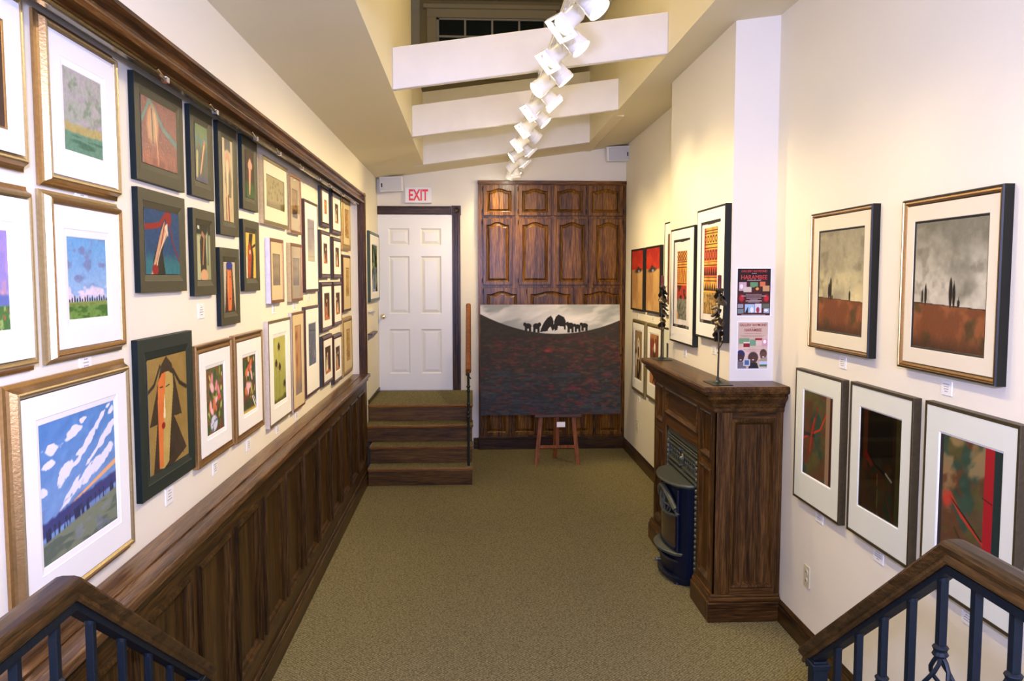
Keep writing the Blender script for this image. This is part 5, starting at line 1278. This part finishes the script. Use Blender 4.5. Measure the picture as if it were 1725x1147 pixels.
# ---------------------------------------------------------------- speakers, outlets
def speaker(M_, s, label):
    t = empty('wall_speaker', (0,0,0), label, 'speaker', 'white wall speakers', M=M_)
    b = MB(); b.loops([rect_loop(-.115,-.07,.115,.07,0), rect_loop(-.125,-.08,.125,.08,.05), rect_loop(-.125,-.08,.125,.08,.10), rect_loop(-.118,-.073,.118,.073,.11)], True, True); b.build('cabinet', M['plastic'], t, local=True, bevel=.006)
    b = MB(); b.loops([rect_loop(-.112,-.067,.112,.067,.109), rect_loop(-.11,-.065,.11,.065,.116)], False, True); b.build('grille', M['grille'], t, local=True, bevel=.003)
    b = MB(); b.box((s*.098-.006,-.03,.115),(s*.098+.006,.012,.118)); b.build('badge', M['hinge'], t, local=True)
    b = MB(); b.box((-.02,-.02,-.05),(.02,.02,0)); b.build('bracket', M['plastic'], t, local=True)
speaker(basis((-0.83, YB-.06, 2.895), (1,-.05,.03), (-.03,-.08,1)), -1, 'white wall speaker left of the exit sign')
speaker(basis((1.585, YB-.06, 3.235), (1,.10,.06), (-.06,-.12,1)), 1, 'white wall speaker in the right corner above the oak cabinet')
def outlet(y, z, label, w=.072, h=.112):
    t = empty('power_outlet', (0,0,0), label, 'outlet', M=WALLM['R'](-y, z))
    b = MB(); b.box((-w/2, 0, 0), (w/2, h, .006)); b.build('cover_plate', M['outlet'], t, local=True, bevel=.002)
    for zz in (h*.30, h*.70):
        b = MB(); b.lathe((0, zz, .006), [(.017,0),(.016,.002)], 14, axis=(0,0,1)); s_ = b.build('socket', M['outlet'], t, local=True)
        b = MB(); b.box((-.007,zz-.004,.008),(-.004,zz+.006,.0088)); b.box((.004,zz-.004,.008),(.007,zz+.006,.0088)); b.build('slot', M['outletslot'], s_, local=True)
outlet(4.05, .325, 'cream power outlet low on the near right wall')
outlet(8.35, .33, 'cream power outlet low on the far right wall')

# ---------------------------------------------------------------- track and lamp heads
TX, TZ = 0.45, 3.12
tk = empty('light_track', (TX, 5.8, TZ), 'long white ceiling light track under the beams', 'light track')
b = MB(); b.box((TX-.022, 0.6, TZ), (TX+.022, 9.02, TZ+.033)); b.box((TX-.012, .6, TZ-.004), (TX+.012, 9.02, TZ)); b.build('track', M['lamp'], tk, bevel=.003)
for y in (1.77, 3.47, 5.17, 6.87, 8.6):
    b = MB(); b.box((TX-.028, y-.04, TZ+.025), (TX+.028, y+.04, TZ+.036)); b.build('bracket', M['lamp'], tk, bevel=.002)
heads = [ # y, aim point, energy factor, kind
 (1.6,(-1.08,1.0,1.7),.45,0),(2.3,(1.71,1.9,1.5),.3,1),
 (3.0,(-1.08,2.2,1.5),.3,0),(3.35,(1.71,2.7,1.4),.36,1),(3.62,(-1.08,2.9,1.4),.32,0),(3.9,(1.71,3.4,1.5),.36,1),(4.18,(-1.08,3.6,1.6),.45,0),(4.5,(1.46,4.4,1.8),.5,1),
 (4.8,(-1.08,4.3,1.7),.7,1),(5.12,(1.46,4.95,1.9),.6,0),(5.45,(-1.08,5.0,1.7),.8,0),(5.75,(1.46,5.6,2.0),.75,1),(6.1,(-1.08,5.7,1.7),.9,0),
 (6.45,(1.71,6.9,2.0),.8,1),(6.8,(-1.08,6.5,1.8),.9,0),(7.15,(1.71,7.5,1.7),.8,0),(7.5,(-1.08,7.4,2.0),.8,1),(7.85,(1.71,8.3,1.6),.8,0),(8.2,(-0.9,8.8,1.8),.6,1),(8.5,(0.7,9.1,1.7),.6,0),(8.8,(0.2,9.1,2.4),.3,1)]
def lamp(y, aim, e, kind):
    sx = -1 if aim[0] < TX else 1
    t = empty('track_lamp', (TX, y, TZ-.004), None, 'track lamp', 'white spotlights along the ceiling track')
    piv = Vector((TX+sx*.012, y, TZ-.115))
    d = (Vector(aim)-piv).normalized()
    b = MB(); b.box((TX-.018, y-.05, TZ-.035), (TX+.018, y+.05, TZ-.002)); b.build('adapter', M['lamp'], t, bevel=.003)
    side = d.cross(Vector((0,0,1))).normalized(); up = side.cross(d)
    R = .046 if kind else .040; Ln = .128 if kind else .11
    b = MB()
    for s_ in (-1, 1):
        b.tube([Vector((TX, y, TZ-.03)), Vector((TX, y, TZ-.05))+side*s_*(R+.008)*.9, piv+side*s_*(R+.008)], .0035, 6)
    b.build('yoke', M['lamp'], t, smooth=True)
    b = MB(); c = piv-d*.045
    b.lathe(c, [(.012,-.02),(R*.75,-.012),(R,.012),(R,Ln*.72),(R*1.08,Ln*.74),(R*1.08,Ln),(R*.92,Ln),(R*.85,Ln*.86)], 20, axis=d); b.build('lamp_can', M['lamp'], t, smooth=True)
    if kind == 0:
        b = MB(); f = c+d*(Ln+.002); q = R*1.45
        pts = lambda o_, k: [f+d*o_+side*a*k+up*b2*k for a, b2 in ((-1,-1),(1,-1),(1,1),(-1,1))]
        b.loops([pts(0, R*1.1), pts(0, q), pts(.02, q*1.0), pts(.02, q*.96), pts(.004, q*.96), pts(.004, R*1.1)]); b.build('square_shade', M['lamp'], t)
    b = MB(); b.lathe(c+d*(Ln*.86), [(R*.84,0),(R*.6,.006),(.002,.008)], 16, axis=d); b.build('lens', M['lens'], t, smooth=True)
    b = MB(); r0 = c-d*.015
    b.tube([Vector((TX, y+.03, TZ-.03)), Vector((TX-sx*.06, y+.05, TZ-.06)), r0-d*.05-Vector((sx*.02,0,0.01)), r0], .0028, 6); b.build('cable', M['lamp'], t, smooth=True)
    l = bpy.data.lights.new('spot_bulb', 'SPOT'); l.energy = 66*e; l.color = (1.0, .74, .36); l.spot_size = math.radians(88); l.spot_blend = 1.0; l.shadow_soft_size = .022
    lo = bpy.data.objects.new('spot_bulb', l); COL.objects.link(lo); lo.location = c+d*(Ln+.03); lo.rotation_euler = d.to_track_quat('-Z', 'Y').to_euler()
    point_light('lamp_spill', c+d*(Ln+.035), 1.6*e, (1.0, .84, .6), .02)
    return t
ordn = ['second','third','fourth','fifth','sixth','seventh','eighth','ninth','tenth','eleventh','twelfth','thirteenth','fourteenth','fifteenth','sixteenth','seventeenth','eighteenth','nineteenth']
for i, (y, aim, e, k) in enumerate(heads):
    t = lamp(y, aim, e, k)
    if i < 2: t['label'] = ['white track spotlight behind the picture top edge, aimed left','white track spotlight above the picture top edge, aimed right'][i]
    elif i == len(heads)-1: t['label'] = 'white track spotlight at the far end, just above the cabinet'
    elif i == 2: t['label'] = 'white track spotlight just beyond the picture top edge, nearest but one'
    elif i == 3: t['label'] = 'nearest visible white track spotlight, cut by the top edge'
    else: t['label'] = 'white %s track spotlight, %s from the nearest, aimed %s' % ('square shaded' if k == 0 else 'round', ordn[i-4], 'left' if aim[0] < TX else 'right')

# ---------------------------------------------------------------- near platform, steps and railings
b = MB(); b.box((-.92, YF, 0), (1.06, 1.62, .43)); b.box((-.92, 1.60, 0), (1.06, 1.90, .287)); b.box((-.92, 1.88, 0), (1.06, 2.17, .143)); struct('floor_platform', b, M['carpet'], bevel=.004)
RP = [(-.022,-.046),(-.025,-.040),(-.022,-.034),(-.019,-.028),(-.026,-.020),(-.029,-.010),(-.024,-.003),(-.012,.0),(.012,.0),(.024,-.003),(.029,-.010),(.026,-.020),(.019,-.028),(.022,-.034),(.025,-.040),(.022,-.046)]
def railing(x, yp, zp, yl, zl, ytop, label, xs):
    t = empty('stair_railing', (x, yp, .43), label, 'railing', 'stair railings')
    # level then sloped handrail
    b = MB()
    b.sweep(RP, [(x, ytop, zp), (x, yp, zp), (x, yl, zl)][::1]); b.build('handrail', M['rail'], t, smooth=True)
    sl = (zl-zp)/(yl-yp)
    zr = lambda y: (zp if y < yp else zp+(y-yp)*sl)-.058
    b = MB(); ch = [(-.016,-.012),(-.016,.006),(.016,.006),(.016,-.012)]
    b.sweep(ch, [(x, ytop, zp-.058), (x, yp, zp-.058), (x, yl-.03, zr(yl-.03))]); b.build('iron_channel', M['iron'], t)
    zb = lambda y: .43 if y < 1.62 else (.287 if y < 1.90 else (.143 if y < 2.17 else 0))
    yn = xs[0]
    b = MB(); w = .021; b.box((x-w, yn-w, zb(yn)), (x+w, yn+w, zr(yn)-.005)); b.box((x-w-.005, yn-w-.005, zr(yn)-.03), (x+w+.005, yn+w+.005, zr(yn)-.012)); b.box((x-.045, yn-.045, zb(yn)), (x+.045, yn+.045, zb(yn)+.008)); b.build('newel_post', M['iron'], t, bevel=.003)
    for i, y in enumerate(xs[1:]):
        w = .0085; b = MB(); z0, z1 = zb(y), zr(y)-.006
        tw = (i % 2 == 0 and i > 0)
        if not tw: b.box((x-w, y-w, z0), (x+w, y+w, z1))
        else:
            zm = z1-.13 if y < yp else z1-.16
            b.box((x-w, y-w, zm+.0), (x+w, y+w, z1)); b.lathe((x, y, zm), [(.010,-.014),(.017,-.008),(.013,0),(.017,.008),(.010,.014)], 12)
            zb2 = zm-.20
            b.build('baluster', M['iron'], t, bevel=.0015); b = MB(); b.lathe((x, y, zb2), [(.010,-.014),(.017,-.008),(.013,0),(.017,.008),(.010,.014)], 12); b.box((x-w, y-w, z0), (x+w, y+w, zb2))
        b.build('baluster', M['iron'], t, bevel=.0015)
        o = COL.objects[-1] if False else None
        if tw:
            for q in range(4):
                bb = MB(); pts = []
                for s_ in range(13):
                    f = s_/12; a = q*PI/2+f*PI*1.4; r = .004+.030*math.sin(PI*f)
                    pts.append((x+r*math.cos(a), y+r*math.sin(a), zb2+.01+(zm-zb2-.02)*f))
                bb.tube(pts, .0048, 6); bb.build('basket_wire', M['iron'], t, smooth=True)
        if True:
            bb = MB(); bb.lathe((x, y, z1-.004), [(.012,-.006),(.012,.004),(.006,.006)], 10); bb.build('rivet', M['iron'], t, smooth=True)
railing(.975, 1.60, 1.372, 2.30, .83, -2.0, 'wood and iron stair railing at the lower right', [2.22,2.10,1.985,1.865,1.745,1.63,1.515,1.40,1.28,1.16,1.04,.92,.8,.68])
railing(-.805, 1.665, 1.305, 2.50, .72, -2.0, 'wood and iron stair railing at the lower left', [2.38,2.19,2.05,1.90,1.75,1.60,1.46,1.32,1.18,1.04,.90,.76])

# a small fleck of lint on the carpet is left out; end of scene
